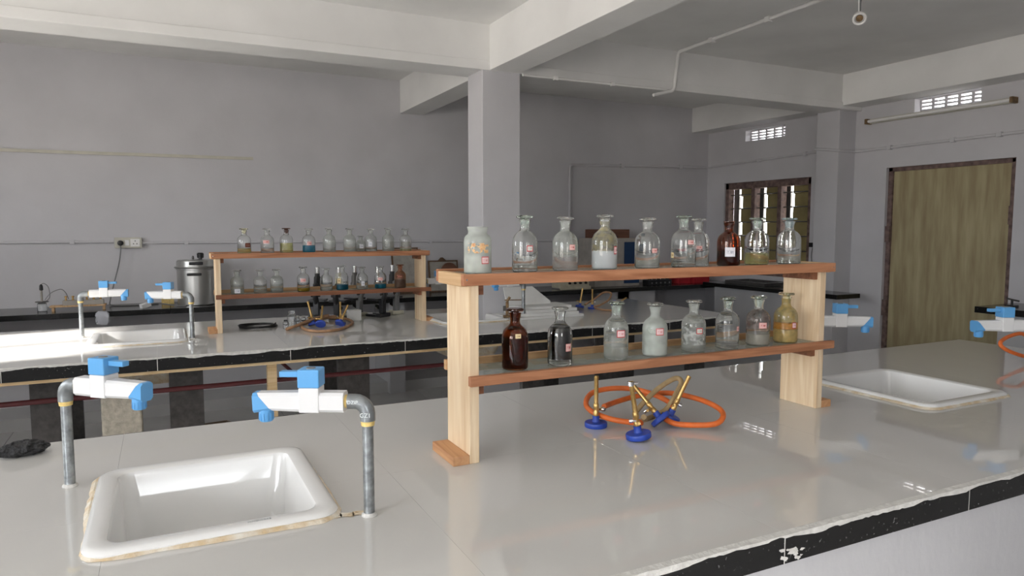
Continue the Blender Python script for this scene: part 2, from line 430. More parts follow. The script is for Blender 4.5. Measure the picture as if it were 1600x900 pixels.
# window_1: frame, mullions, open olive shutters with gaps
wn = bpy.data.objects.new('window_1', None); COL.objects.link(wn); wn.location = (XR, 5.525, .95); struct(wn)
W, H = 1.19, 1.005
MB().box(.02, .10, -W / 2, -W / 2 + .05, 0, H).box(.02, .10, W / 2 - .05, W / 2, 0, H).box(.02, .10, -W / 2, W / 2, H - .07, H).box(.02, .10, -W / 2, W / 2, 0, .06).build('window_frame', 'rust_paint', wn, bevel=.003)
cell = (W - .1) / 3
for k in (1, 2):
    yc = -W / 2 + .05 + k * cell
    MB().box(.02, .10, yc - .025, yc + .025, .06, H - .07).build('mullion', 'rust_paint', wn)
for k in range(3):
    y0 = -W / 2 + .05 + k * cell
    sh = bpy.data.objects.new('shutter', None); COL.objects.link(sh); sh.parent = wn
    hh = (H - .006) / 7
    spans = [(y0 - .018, y0 + cell - .082)] if k < 2 else [(y0 - .018, y0 + .115), (y0 + .122, y0 + cell - .082)]
    for q in range(7):                                         # horizontal boards of the shutter leaf
        z0 = .003 + q * hh
        for (ya, yb_) in spans:
            MB().box(.13 + .02 * (q % 2), .1499 + .02 * (q % 2), ya, yb_, max(.001, z0 - .004), min(H - .001, z0 + hh + .004)).build('board', 'shutter_olive', sh)
    MB().box(.128, .16, y0 + cell - .052, y0 + cell + .028, .002, H - .002).build('shutter_edge', 'steel_dark', wn)
    for q in range(6):
        zz = .12 + q * .15
        MB().cyl((.06, y0, zz), (.06, y0 + cell, zz), .006, n=8).build('grille_bar', 'steel_dark', wn)

# ventilator grilles (concrete lattice in the openings)
for idx, (a, b, c, dd) in enumerate((VENT1, VENT2)):
    vt = bpy.data.objects.new('window_%d' % (8 + idx), None); COL.objects.link(vt); vt.location = (XR + .08, (a + b) / 2, (c + dd) / 2); struct(vt)
    w2, h2 = (b - a) / 2, (dd - c) / 2
    for k in range(6):
        y = -w2 + k * (2 * w2) / 5
        MB().box(0, .04, y - .012, y + .012, -h2, h2).build('lattice_post', 'wall_paint', vt)
    for k in range(5):
        z = -h2 + k * (2 * h2) / 4
        MB().box(.001, .039, -w2, w2, z - .007, z + .007).build('lattice_bar', 'wall_paint', vt)

# ------------------------------------------------------------------ lab benches
def bench(label, x0, x1, y0, y1, holes, zt=.85):
    t = thing('lab_bench', label, 'bench', (0, 0, 0))
    nx = round((x1 - x0) / .6)
    for i in range(nx):
        a, b = x0 + i * .6, min(x1, x0 + (i + 1) * .6)
        ym = (y0 + y1) / 2
        for (c, d2) in ((y0, ym), (ym, y1)):
            mb = MB()
            for q in cut((a + .0002, b - .0002, c + .0002, d2 - .0002), holes): mb.box(q[0], q[1], q[2], q[3], zt - .010, zt)
            mb.build('tile', 'tile_white', t)
        # black granite fascia, front and back
        MB().box(a + .0016, b - .0016, y0 - .012, y0 - .0005, zt - .062, zt - .004).build('granite_strip', 'granite_black', t)
        if i < nx - 1: MB().box(b - .0015, b + .0015, y0 - .0116, y0 - .0005, zt - .062, zt - .004).build('grout_line', 'white_grout', t)
        MB().box(a + .0012, b - .0012, y1 + .0005, y1 + .012, zt - .062, zt - .002).build('granite_strip', 'granite_black', t)
    for (c, d2) in ((y0, (y0 + y1) / 2 - .001), ((y0 + y1) / 2 + .001, y1)):
        MB().box(x1 + .0005, x1 + .012, c, d2, zt - .062, zt - .002).build('granite_strip', 'granite_black', t)
    mb = MB()
    for q in cut((x0, x1, y0 + .002, y1 - .002), holes): mb.box(q[0], q[1], q[2], q[3], zt - .06, zt - .0112)
    mb.build('core_slab', 'tile_joint', t)
    # ragged white grout smeared along the top of the front fascia
    rnd = random.Random(int(y0 * 100)); vs, fs = [], []
    xx = x0; i = 0; lev = .006
    while xx < x1:
        lev += (rnd.random() - .5) * .006; lev = max(.0005, min(.011, lev))
        zl = zt - .004 - lev; yf = y0 - .0135
        vs += [(xx, y0 + .0005, zt + .0004), (xx, yf, zt - .001 - rnd.random() * .002), (xx, yf, zl), (xx, y0 - .0118, zl - .0004)]
        if i: fs += [(4 * i - 4 + k, 4 * i + k, 4 * i + k + 1, 4 * i - 3 + k) for k in range(3)]
        xx += .006 + rnd.random() * .02; i += 1
    MB().add(vs, fs).build('grout_edge', 'white_grout', t)
    return t
SINKS = {'a': (.08, 1.685), 'b': (2.49, 1.685), 'c': (-.13, 4.335), 'd': (1.79, 4.335)}
SW, SD = .235, .255            # sink half sizes
hole = lambda k: (SINKS[k][0] - SW + .02, SINKS[k][0] + SW - .02, SINKS[k][1] - SD + .02, SINKS[k][1] + SD - .02)
B1 = (-1.32, 3.86, .975, 2.312); B2 = (-2.44, 3.56, 3.65, 4.94)
PIL = (1.958, 2.255, 4.40, 4.66)
bn1 = bench('white tiled lab bench with black edging in the foreground', *B1, [hole('a'), hole('b')])
MB().box(-1.27, 3.80, .978, 1.09, 0, .788).box(-1.27, 3.80, 2.16, 2.27, 0, .788).box(3.69, 3.80, 1.09, 2.16, 0, .788).box(1.2, 1.32, 1.09, 2.16, 0, .788).build('plaster_base', 'bench_plaster', bn1)
# scuffed white chip on the front fascia
rnd = random.Random(11); mb = MB()
for k in range(16):
    cx, cz, q = 1.10 + rnd.uniform(-.032, .034), .806 + rnd.uniform(-.013, .013), rnd.uniform(.003, .010)
    P = [(cx + q * rnd.uniform(.4, 1.1) * math.cos(a) * 1.3, .9624 - .00005 * k, cz + q * .8 * rnd.uniform(.3, 1) * math.sin(a)) for a in (0, 1.1, 2.3, 3.4, 4.6, 5.5)]
    mb.add(P, [(0, 1, 2, 3, 4, 5)])
mb.build('grout_chip', 'white_grout', bn1)
bn2 = bench('white tiled lab bench further back with black edging and dark legs', *B2, [hole('c'), hole('d'), PIL])
MB().box(-2.44, 3.56, 3.648, 3.672, .772, .787).build('timber_strip', 'wood_strip', bn2)
for (a, b) in ((-2.3, -2.14), (-1.3, -1.14), (-.575, -.445), (.006, .162), (.845, 1.02), (2.01, 2.15), (2.55, 2.74), (3.31, 3.46)):
    MB().box(a, b, 3.86, 3.90, 0, .79).build('leg', 'granite_leg', bn2)
    MB().box(a, b, 4.70, 4.74, 0, .79).build('leg', 'granite_leg', bn2)
MB().box(.455, .50, 3.70, 3.745, .0, .772).build('timber_prop', 'wood_strip', bn2)
pp = thing('gas_pipe', 'dark red pipe running low under the second lab bench', 'pipe', (0, 3.80, .665))
MB().cyl((-2.4, 0, -.005), (3.5, 0, -.005), .0125, n=12).build('pipe', 'red_paint', pp, smooth=True)
MB().cyl((.62, 0, 0), (.50, .03, .125), .009, n=10).build('branch', 'red_paint', pp, smooth=True)
MB().cyl((2.7, 0, 0), (2.7, .02, .125), .009, n=10).build('branch', 'red_paint', pp, smooth=True)
tag(MB().box(-.29, -.118, 3.82, 3.95, 0, .70).build('drain_pier', 'drain_plaster', bevel=.008), 'rough sandy plastered pier under the far left sink', 'pier')
# open carton on the floor
cb = thing('carton', 'open brown cardboard carton on the floor under the far bench', 'carton', (.10, 4.45, 0), R(8))
MB().box(-.24, .24, -.16, -.155, 0, .26).box(-.24, .24, .155, .16, 0, .26).box(-.24, -.235, -.155, .155, 0, .26).box(.235, .24, -.155, .155, 0, .26).box(-.235, .235, -.155, .155, 0, .01).build('box_body', 'cardboard', cb)
MB().cbox((.31, 0, .225), (.16, .30, .005), ry=R(28)).build('flap', 'cardboard', cb)
cb2 = thing('carton', 'closed brown cardboard carton beside the sandy pier on the floor', 'carton', (-.40, 4.5, 0), R(-6))
MB().box(-.20, .16, -.15, .15, 0, .24).build('box_body', 'cardboard', cb2, bevel=.003)
MB().box(.161, .163, -.06, .06, .06, .17).build('dark_window', 'plastic_black', cb2)

# ------------------------------------------------------------------ ceramic sinks
def sink(key, label):
    x, y = SINKS[key]
    t = thing('lab_sink', label, 'sink', (x, y, .85))
    a, b = SW, SD
    L_ = [rrect(-a + .012, a - .012, -b + .012, b - .012, .045, .0006),
          rrect(-a, a, -b, b, .05, .0006),
          rrect(-a - .001, a + .001, -b - .001, b + .001, .05, .008), rrect(-a + .003, a - .003, -b + .003, b - .003, .05, .0135), rrect(-a + .010, a - .010, -b + .010, b - .010, .048, .0155),
          rrect(-a + .034, a - .034, -b + .036, b - .036, .035, .0145), rrect(-a + .040, a - .040, -b + .042, b - .042, .034, .0115), rrect(-a + .044, a - .044, -b + .046, b - .046, .033, .002),
          rrect(-a + .055, a - .055, -b + .058, b - .058, .045, -.13), rrect(-a + .064, a - .064, -b + .068, b - .068, .05, -.165), rrect(-a + .080, a - .080, -b + .085, b - .085, .055, -.185), rrect(-a + .115, a - .115, -b + .12, b - .12, .05, -.197),
          rrect(-.025, .025, -.025, .025, .0245, -.201)]
    MB().loops(L_, cap1=True).build('basin', 'ceramic', t, smooth=True)
    lo = [rrect(-a + .025, a - .025, -b + .025, b - .025, .04, -.012), rrect(-a + .045, a - .045, -b + .05, b - .05, .04, -.15), rrect(-a + .07, a - .07, -b + .07, b - .07, .05, -.225)]
    MB().loops(lo, cap1=True).build('bowl_underside', 'sealant', t, smooth=True)
    MB().lathe([(.024, -.2005), (.022, -.197), (.014, -.1965), (.012, -.200)], 20).build('drain', 'chrome', t, smooth=True)
    rnd = random.Random(ord(key) + 5)
    o, i_ = [], []
    base = rrect(-a, a, -b, b, .05, 0, 14); m = len(base)
    # densify and roughen the bead of sealant
    P = []
    for k in range(m):
        p, q = base[k], base[(k + 1) % m]; s = max(1, int((q - p).length / .012))
        for u in range(s): P.append(p.lerp(q, u / s))
    lev = .004; O, T, I = [], [], []
    for p in P:
        lev += (rnd.random() - .5) * .0035; lev = max(.002, min(.011, lev)); 
        nrm = V((1 if p.x > 0 else -1) * max(0, abs(p.x) - a + .05), (1 if p.y > 0 else -1) * max(0, abs(p.y) - b + .05), 0).normalized()
        lv0 = lev; lev = lev * (1.25 if nrm.y < -.5 or nrm.x < -.5 else .8)
        O.append(V(p.x, p.y, .0004) + nrm * (lev + .001)); T.append(V(p.x, p.y, .0025 + lev * .35) + nrm * lev * .4); I.append(V(p.x, p.y, .0065) - nrm * .003); lev = lv0
    MB().loops([O, T, I]).build('sealant_bead', 'sealant', t, smooth=True)
    return t
sa = sink('a', 'large white ceramic lab sink in the left foreground')
sink('b', 'white ceramic lab sink on the near bench right of the bottle rack')
sink('c', 'white ceramic lab sink on the far bench in the sunlight')
sink('d', 'white ceramic lab sink on the far bench beside the pillar')
def text(name, body, size, material, parent, M, ext=.0002):
    cu = bpy.data.curves.new(name, 'FONT'); cu.body = body; cu.size = size; cu.extrude = ext; cu.align_x = 'CENTER'; cu.align_y = 'CENTER'
    tmp = bpy.data.objects.new('tmp', cu); COL.objects.link(tmp)
    dg = bpy.context.evaluated_depsgraph_get(); me = bpy.data.meshes.new_from_object(tmp.evaluated_get(dg))
    bpy.data.objects.remove(tmp); me.materials.clear(); me.materials.append(MATS[material]); me.transform(M)
    me.name = name
    o = bpy.data.objects.new(name, me); COL.objects.link(o); o.parent = parent
    return o
text('maker_mark', 'HINDWARE', .0085, 'mark_grey', sa, Matrix.Translation((.075, -SD + .024, .0152)))
# caulk smear between the corner of the near sink and the right-hand pipe
vs = [V(.30 + .006 * math.sin(i * 2.1) + .075 * i / 9, 1.432 - .012 * i / 9 - .004 * math.cos(i * 1.7), .8507) for i in range(10)]
ws = [V(p.x + .004, p.y + (.02 if 1 < i < 8 else .008), .8507) for i, p in enumerate(vs)]
MB().add(vs + ws + [p + V(0, 0, .001) for p in vs + ws], [(i, i + 1, 11 + i, 10 + i) for i in range(9)] + [(20 + i, 30 + i, 31 + i, 21 + i) for i in range(9)]).build('sealant_smear', 'sealant', sa).matrix_parent_inverse = Matrix.Translation((-SINKS['a'][0], -SINKS['a'][1], -.85))

# ------------------------------------------------------------------ taps on galvanised standpipes
def tap(label, x, y, dx, dy, marks=False):
    rz = math.atan2(dy, dx)
    t = thing('lab_tap', label, 'tap', (x, y, .85), rz)          # local +X is the spout direction
    h = .243                                                      # height of the body axis
    MB().cyl((0, 0, 0), (0, 0, h - .030), .0115, n=20).build('standpipe', 'galvanised', t, smooth=True)
    MB().lathe([(.017, .0003), (.016, .004), (.0125, .007)], 18).build('pipe_seal', 'white_grout', t, smooth=True)
    el = [(0, 0, h - .040)] + [(.026 - .026 * math.cos(R(a)), 0, h - .026 + .026 * math.sin(R(a))) for a in range(0, 91, 15)] + [(.040, 0, h)]
    elb = MB().tube(el, .0158, n=18, sub=1).build('elbow', 'elbow_iron', t, smooth=True)
    MB().cyl((0, 0, h - .050), (0, 0, h - .0395), .0138, .0150, 18).build('thread_tape', 'thread_tape', t, smooth=True)
    MB().cyl((.0395, 0, h), (.047, 0, h), .0130, .0140, 18).build('thread_tape', 'thread_tape', t, smooth=True)
    a, c = .0205, .006
    def ring(x, z0, z1, yy, sl=0):
        P = [V(x, -yy + c, z0), V(x, yy - c, z0), V(x, yy, z0 + c), V(x, yy, z1 - c), V(x, yy - c, z1), V(x, -yy + c, z1), V(x, -yy, z1 - c), V(x, -yy, z0 + c)]
        for p in P: p.x += (p.z - h) * sl
        return P
    MB().loops([ring(.046, h - a, h + a, .019), ring(.122, h - a, h + a, .019), ring(.212, h - a + .002, h + a - .002, .0175, .85)], True, True).build('tap_body', 'plastic_white', t)
    # blue slanted nose with ribbed aerator
    nose = MB().loops([ring(.2125, h - a + .002, h + a - .002, .0176, .85), ring(.236, h - a - .003, h + a - .0025, .0172, .03)], True, True).build('nose', 'plastic_blue', t)
    nz = MB().lathe([(.0125, h - .043), (.0138, h - .041), (.0148, h - .022), (.0148, h - .018)], 24, Matrix.Translation((.2135, 0, 0)))
    for k in range(12):
        b_ = 2 * math.pi * k / 12; M = Matrix.Translation((.2135 + .0141 * math.cos(b_), .0141 * math.sin(b_), h - .032)) @ Matrix.Rotation(b_, 4, 'Z')
        nz.box(-.0008, .0012, -.0012, .0012, -.008, .007, M)
    nz.build('aerator', 'plastic_blue', nose, smooth=True)
    MB().box(.096, .138, -.0205, .0205, h - .0208, h + .031).build('valve_block', 'plastic_white', t, bevel=.002)
    hcap = MB().box(.0945, .1395, -.0215, .0215, h + .0312, h + .069).build('handle_cap', 'plastic_blue', t, bevel=.0025)
    MB().box(.1395, .181, -.0095, .0095, h + .051, h + .063).build('lever', 'plastic_blue', hcap, bevel=.002)
    MB().lathe([(.010, h + .0689), (.009, h + .0705), (0, h + .071)], 18, Matrix.Translation((.117, 0, 0))).build('screw_cap', 'paint_grey', hcap, smooth=True)
    if marks:                                                     # maker's letters cast on the side facing the room
        Q = Matrix.Rotation(R(180), 4, 'Z') @ Matrix.Rotation(R(90), 4, 'X')
        text('casting_mark', 'DZIP', .0105, 'mark_white', elb, Matrix.Translation((.027, .0159, h + .001)) @ Q, .0006)
        text('casting_mark', 'GZ1', .0125, 'mark_white', elb, Matrix.Translation((.001, .0159, h - .026)) @ Q, .0006)
    return t
tap('white tap with blue lever on a grey pipe left of the foreground sink', -.213, 1.892, 1, -.95)
tap('white tap with blue lever on a grey pipe right of the foreground sink', .369, 1.417, -.875, .483, True)
tap('white and blue tap just right of the near bottle rack post', 2.235, 1.915, 1, -.58)
tap('white and blue tap at the right edge above the right-hand sink', 2.885, 1.455, -1, .45)
tap('sunlit white and blue tap left of the far sink', -.413, 4.50, 1, -.12)
tap('white and blue tap on a pipe right of the sunlit far sink', .13, 4.17, -1, .42)
tap('white and blue tap behind the far end of the back rack', 1.56, 4.53, 1, -.15)
tap('white and blue tap in front of the pillar on the far bench', 2.135, 4.13, -1, -.12)

# ------------------------------------------------------------------ wooden bottle racks
def rack(label, x0, x1, y0, y1, htop, hlow, topmat, lowmat, group='wooden bottle racks'):
    """x0..x1: outer length; local origin at bench level"""
    t = thing('bottle_rack', label, 'rack', ((x0 + x1) / 2, (y0 + y1) / 2, .85), 0, group)
    Lh, D = (x1 - x0) / 2, (y1 - y0) / 2
    for s in (-1, 1):
        xo = s * (Lh - .022)
        post = MB().box(min(xo, xo - s * .027), max(xo, xo - s * .027), -D, D, 0, htop - .028)
        post.build('post', 'wood_pale_v', t, bevel=.002)
        MB().box(min(xo, xo + s * .045), max(xo, xo + s * .045), -D, D, 0, .024).build('foot', 'wood_foot', t, bevel=.0015)
        MB().box(min(s * Lh, s * Lh - s * .019), max(s * Lh, s * Lh - s * .019), -D + .001, D + .006, htop - .032, htop).build('end_rail', 'wood_pale_h', t, bevel=.0015)
        xi = xo - s * .027
        MB().box(min(xi, xi - s * .018), max(xi, xi - s * .018), -D + .012, D - .012, hlow - .052, hlow - .026).build('cleat', 'wood_dark', t)
        MB().box(min(xi, xi - s * .018), max(xi, xi - s * .018), -D + .012, D - .012, htop - .055, htop - .028).build('cleat', 'wood_dark', t)
    frl = MB().box(-Lh + .0, Lh - .0, -D - .018, -D - .0005, htop - .029, htop).build('front_rail', topmat, t, bevel=.0015)
    MB().box(-Lh + .0, Lh - .0, D + .0065, D + .022, htop - .029, htop + .004).build('back_rail', topmat, t, bevel=.0015)
    MB().box(-Lh + .0195, Lh - .0195, -D, D + .006, htop - .012, htop - .003).build('shelf_panel', 'shelf_glass', t)
    MB().box(-Lh + .018, Lh + .008, -D - .018, -D - .0005, hlow - .025, hlow).build('front_rail', lowmat, t, bevel=.0015)
    MB().box(-Lh + .018, Lh - .006, D + .0005, D + .016, hlow - .012, hlow + .016).build('back_rail', 'wood_tan', t, bevel=.0015)
    MB().box(-Lh + .05, Lh - .05, -D, D, hlow - .011, hlow - .003).build('shelf_panel', 'shelf_glass', t)
    for xx in (-Lh + .009, Lh - .009):
        MB().cyl((xx, -D - .0185, htop - .014), (xx, -D - .0178, htop - .014), .0022, n=10).build('nail_head', 'chrome', frl)
    return t
rack('long wooden two-shelf bottle rack standing on the near bench', .661, 1.985, 1.618, 1.772, .487, .228, 'wood_brown', 'wood_brown')
rack('shorter-looking wooden two-shelf bottle rack on the far bench', .245, 1.545, 4.32, 4.474, .458, .222, 'wood_brown', 'wood_dark')

# ------------------------------------------------------------------ reagent bottles
OUT = [(0, .0012), (.026, .0008), (.031, 0), (.0342, .003), (.035, .007), (.035, .078), (.0345, .084), (.0325, .0915), (.029, .0985), (.0235, .1045), (.0175, .109), (.0142, .113), (.0130, .118), (.0130, .124), (.0142, .131), (.0160, .1375), (.0166, .1395), (.0160, .1410)]
INN = [(.0132, .1405), (.0122, .136), (.0106, .128), (.0102, .118), (.0112, .114), (.0148, .1105), (.0212, .1055), (.0265, .0995), (.0306, .0925), (.0328, .085), (.0336, .078), (.0336, .006), (.0325, .0042), (.0, .0042)]
BODY = MB().lathe(OUT + INN, 32).mesh('glass_body', True)
STOP = MB().lathe([(0, .118), (.0085, .1185), (.0118, .1365), (.0105, .1425), (.0125, .1445), (.0222, .1452), (.0236, .147), (.0232, .150), (.020, .152), (.012, .1512), (0, .1508)], 24).mesh('stopper', True)
JARO = [(0, .004), (.028, .003), (.033, 0), (.0355, .004), (.0355, .086), (.0345, .094), (.031, .100), (.0262, .1035), (.0245, .107), (.0242, .113), (.0262, .1195), (.0268, .122), (.0258, .124)]
JARI = [(.0222, .1235), (.0210, .116), (.0214, .107), (.0240, .1035), (.0290, .098), (.0325, .092), (.0330, .086), (.0330, .010), (.031, .007), (0, .0066)]
JAR = MB().lathe(JARO + JARI, 32).mesh('glass_body', True)
PLUG = MB().lathe([(0, .120), (.0095, .1205), (.0125, .1380), (.0150, .1425), (.0175, .1445), (.0175, .1462), (0, .1466)], 20).mesh('stopper', True)
_mc = {}
def body_mesh(base, glass, nm):
    k = (base.name, glass)
    if k not in _mc:
        me = base.copy(); me.materials.clear(); me.materials.append(MATS[glass]); me.name = nm; _mc[k] = me
    return _mc[k]
def liquid_mesh(z0, z1):
    P = [(0, z0)] if z0 > .007 else [(0, .0040), (.0326, .0040)]
    ir = lambda z: .0338 if z <= .078 else (.0338 - (z - .078) * .11 if z < .085 else .0330 - (z - .085) * .38)
    P += [(ir(max(z0, .007)), max(z0, .007)), (ir(z1 - .0006), z1 - .0006), (ir(z1) - .0012, z1), (0, z1)]
    return MB().lathe(P, 32).mesh('liquid', True)
def patch(phi, zc, wd, ht, r=.0353, seg=8):
    a0, a1 = phi - wd / r / 2, phi + wd / r / 2
    mb = MB(); mb.uv = []
    for i in range(seg + 1):
        a = a0 + (a1 - a0) * i / seg
        for q, z in enumerate((zc - ht / 2, zc + ht / 2)):
            mb.v.append((r * math.sin(a), -r * math.cos(a), z)); mb.uv.append((i / seg, q))
    mb.f = [(2 * i, 2 * i + 2, 2 * i + 3, 2 * i + 1) for i in range(seg)]
    return mb
def residue(z0, z1, off=-.0011):
    P = [(r, z) for r, z in OUT[4:16]]; Q = []
    f = lambda z: next(a[0] + (b[0] - a[0]) * (z - a[1]) / (b[1] - a[1]) for a, b in zip(P, P[1:]) if a[1] <= z <= b[1])
    n_ = 9
    for i in range(n_ + 1):
        z = z0 + (z1 - z0) * i / n_; Q.append((f(z) + off, z))
    return MB().lathe(Q, 28, cap=False).mesh('residue', True)
def bottle(label, x, y, z, h, dia, glass='glass_clear', liq=(), stop='glass_clear', labels=(), group=None, jar=False, plug=False, stain=None, tilt=0, film_=None):
    r = math.hypot(x, y)
    t = thing('reagent_bottle' if not jar else 'reagent_jar', label, 'bottle' if not jar else 'jar', (x, y, z), -math.asin(x / r), group)
    H = .124 if jar else .152
    t.scale = (dia / (.071 if jar else .070),) * 2 + (h / H,)
    place('glass_body', body_mesh(JAR if jar else BODY, glass, 'glass_body'), None, t)
    if stop and not jar:
        s = place('stopper', body_mesh(PLUG if plug else STOP, stop, 'stopper'), None, t)
        if tilt: s.rotation_euler.y = R(tilt); s.location.x = -.145 * math.sin(R(tilt)) 
    for (m_, z0, z1) in liq:
        me = liquid_mesh(z0, z1); place('liquid', me, m_, t)
    for (phi, zc, wd, ht, m_) in labels:
        patch(R(phi), zc, wd, ht, .0358 if jar else .0353).build('label', m_, t)
    if film_: place('residue', residue(film_[1], film_[2]), film_[0], t)
    if stain:
        for (phi, zc, wd, ht) in stain: patch(R(phi), zc, wd, ht, .0357, 12).build('stain', 'orange_stain', t)
    return t
ZT, ZL, YR = .85 + .4845, .85 + .2255, 1.668
G = 'reagent bottles on the near rack'
NU = 'on near rack upper shelf'
bottle('wide-mouth frosted jar with orange stains at the left end of the near rack', .729, YR, ZT, .120, .0711, 'glass_frost', [('liq_cloud', .007, .05)], None, [(34, .036, .022, .019, 'label_red')], G, jar=True, stain=[(-8, .068, .045, .026), (38, .066, .016, .022)])
bottle('clear bottle with greenish stopper, second from left ' + NU, .866, YR, ZT, .150, .0683, 'glass_clear', [('liq_water', .006, .018)], 'glass_green', [(24, .064, .018, .016, 'label_redtop')], G)
bottle('clear bottle of faint pinkish liquid, third from left ' + NU, .991, YR, ZT, .147, .0703, 'glass_haze', [('liq_pink', .006, .040)], 'glass_clear', [(34, .067, .018, .015, 'label_pink')], G, tilt=3)
bottle('bottle half full of white liquid with yellowish film ' + NU, 1.120, YR, ZT, .154, .0715, 'glass_plain', [('liq_milk', .006, .052)], 'glass_clear', [(58, .054, .014, .022, 'label_red')], G, film_=('film_yellow', .0525, .134))
bottle('empty clear bottle with small pink label, fifth from left ' + NU, 1.269, YR, ZT, .146, .0725, 'glass_clear', (), 'glass_clear', [(36, .054, .017, .014, 'label_pink')], G)
bottle('clear bottle with cream tag and pink label, sixth from left ' + NU, 1.395, YR - .01, ZT, .154, .073, 'glass_clear', [('liq_water', .006, .016)], 'glass_green', [(-62, .036, .016, .016, 'label_cream'), (36, .074, .020, .013, 'label_pink')], G)
bottle('narrower clear bottle with pink label tucked next to its neighbour ' + NU, 1.472, YR + .015, ZT, .146, .0665, 'glass_clear', (), 'glass_clear', [(8, .061, .018, .010, 'label_pink')], G)
bottle('brown amber bottle with white label ' + NU, 1.582, YR, ZT, .143, .0708, 'glass_amber', [('liq_amber', .006, .05)], 'glass_brown', [(8, .046, .031, .030, 'label_white')], G, plug=True)
bottle('clear bottle a third full of yellow liquid ' + NU, 1.700, YR, ZT, .150, .0752, 'glass_plain', [('liq_yellow', .006, .038)], 'glass_green', (), G)
bottle('clear bottle with bluish stopper at the right end ' + NU[3:], 1.842, YR, ZT, .150, .0752, 'glass_clear', (), 'glass_blue', (), G)
NL = 'on near rack lower shelf'
bottle('brown amber bottle with small cream label ' + NL, .837, YR, ZL, .163, .0711, 'glass_amber', [('liq_amber', .006, .08)], 'glass_brown', [(14, .086, .015, .011, 'label_cream')], G)
bottle('bottle of dark grey liquid ' + NL, .976, YR, ZL, .160, .0691, 'glass_plain', [('liq_smoke', .016, .100)], 'glass_clear', [(44, .048, .020, .020, 'label_pink')], G)
bottle('clear bottle with tilted red-edged label, third from left ' + NL, 1.163, YR, ZL, .166, .071, 'glass_haze', [('liq_water', .006, .035)], 'glass_green', [(24, .070, .025, .019, 'label_red')], G)
bottle('cloudy white bottle with pink label ' + NL, 1.302, YR, ZL, .155, .0735, 'glass_frost', [('liq_cloud', .006, .09)], 'glass_clear', [(24, .072, .023, .020, 'label_red')], G)
bottle('clear bottle with white streaks and red-topped label ' + NL, 1.449, YR, ZL, .157, .073, 'glass_haze', [('liq_water', .006, .030)], 'glass_clear', [(30, .064, .020, .017, 'label_redtop')], G, film_=('film_white', .022, .075))
bottle('plain clear bottle, sixth from left ' + NL, 1.585, YR, ZL, .160, .073, 'glass_clear', [('liq_water', .006, .016)], 'glass_green', [(60, .060, .012, .014, 'label_pink')], G)
bottle('bottle with brown stained shoulder and murky liquid ' + NL, 1.716, YR, ZL, .158, .075, 'glass_clear', [('liq_murk', .006, .036)], 'glass_green', [(24, .064, .024, .018, 'label_pink')], G, film_=('film_brown', .045, .112))
bottle('yellow bottle with an orange band at the right end ' + NL[3:], 1.839, YR, ZL, .164, .0768, 'glass_plain', [('liq_mustard', .006, .042), ('liq_orange', .0425, .062)], 'glass_yellow', [(44, .055, .015, .018, 'label_red')], G, film_=('film_mustard', .063, .134))
# far rack
ZT2, ZL2, Y2 = .85 + .4555, .85 + .2195, 4.385
G2 = 'reagent bottles on the far rack'
FU = 'on far rack upper shelf'
C_ = 'glass_clear'
far_top = [
    ('far bottle of yellow liquid with brown label at the left end ' + FU[3:], .430, 'glass_plain', [('liq_yellow', .006, .03)], 'glass_yellow', [(36, .05, .034, .026, 'label_brown')]),
    ('far clear bottle with pink label, second from left ' + FU, .559, C_, [('liq_water', .006, .03)], C_, [(-10, .07, .034, .02, 'label_pink')]),
    ('far yellowish bottle with brown stopper ' + FU, .668, 'glass_plain', [('liq_yellow', .006, .06)], 'glass_brown', ()),
    ('far bottle of bright blue liquid ' + FU, .799, 'glass_plain', [('liq_blue', .006, .045)], C_, [(6, .058, .024, .024, 'label_pink')]),
    ('far clear bottle with a little liquid, fifth from left ' + FU, .922, 'glass_haze', [('liq_water', .006, .02)], C_, ()),
    ('far clear bottle with warm tint, sixth from left ' + FU, 1.048, 'glass_haze', (), C_, ()),
    ('far clear bottle in front of the small one ' + FU, 1.182, C_, (), C_, [(-6, .05, .02, .03, 'label_white')]),
    ('far clear bottle, second from right ' + FU, 1.294, 'glass_haze', [('liq_water', .006, .02)], C_, ()),
    ('far clear bottle with yellowish base at the right end ' + FU[3:], 1.409, C_, [('liq_yellow', .006, .016)], C_, ())]
for (lb, x, g, lq, st, lab) in far_top:
    bottle(lb, x, Y2, ZT2, .147 + random.uniform(-.004, .003), .076, g, lq, st, lab, G2)
bottle('small frosty bottle half hidden behind another ' + FU, 1.128, 4.43, ZT2, .098, .060, 'glass_haze', (), C_, [(10, .05, .03, .04, 'label_white')], G2)
FL = 'on far rack lower shelf'
far_low = [
    ('far clear bottle with white label at the left end ' + FL[3:], .385, 'glass_haze', [('liq_water', .006, .03)], C_, [(0, .02, .03, .026, 'label_white')], .140),
    ('far clear bottle, second from left ' + FL, .512, C_, [('liq_water', .006, .03)], C_, (), .138),
    ('far clear bottle, third from left ' + FL, .606, 'glass_haze', [('liq_water', .006, .02)], C_, (), .138),
    ('far bottle of golden liquid with pink label ' + FL, .761, 'glass_plain', [('liq_gold', .006, .022)], C_, [(0, .07, .03, .02, 'label_pink')], .150),
    ('far clear bottle between golden and blue bottles ' + FL, .899, C_, (), C_, (), .136),
    ('far tall bottle of dark blue liquid ' + FL, .997, 'glass_plain', [('liq_teal', .006, .034)], C_, [(-36, .058, .026, .03, 'label_cream')], .152),
    ('far clear bottle between the two blue ones ' + FL, 1.121, C_, (), C_, [(10, .04, .02, .03, 'label_white')], .140),
    ('far bottle of teal liquid with torn pink label ' + FL, 1.240, 'glass_plain', [('liq_teal', .006, .030)], C_, [(0, .066, .03, .02, 'label_pink')], .142),
    ('far reddish bottle of dark brown liquid ' + FL, 1.370, 'glass_rose', [('liq_dark', .006, .055)], 'glass_amber', [(0, .075, .034, .02, 'label_brown')], .150)]
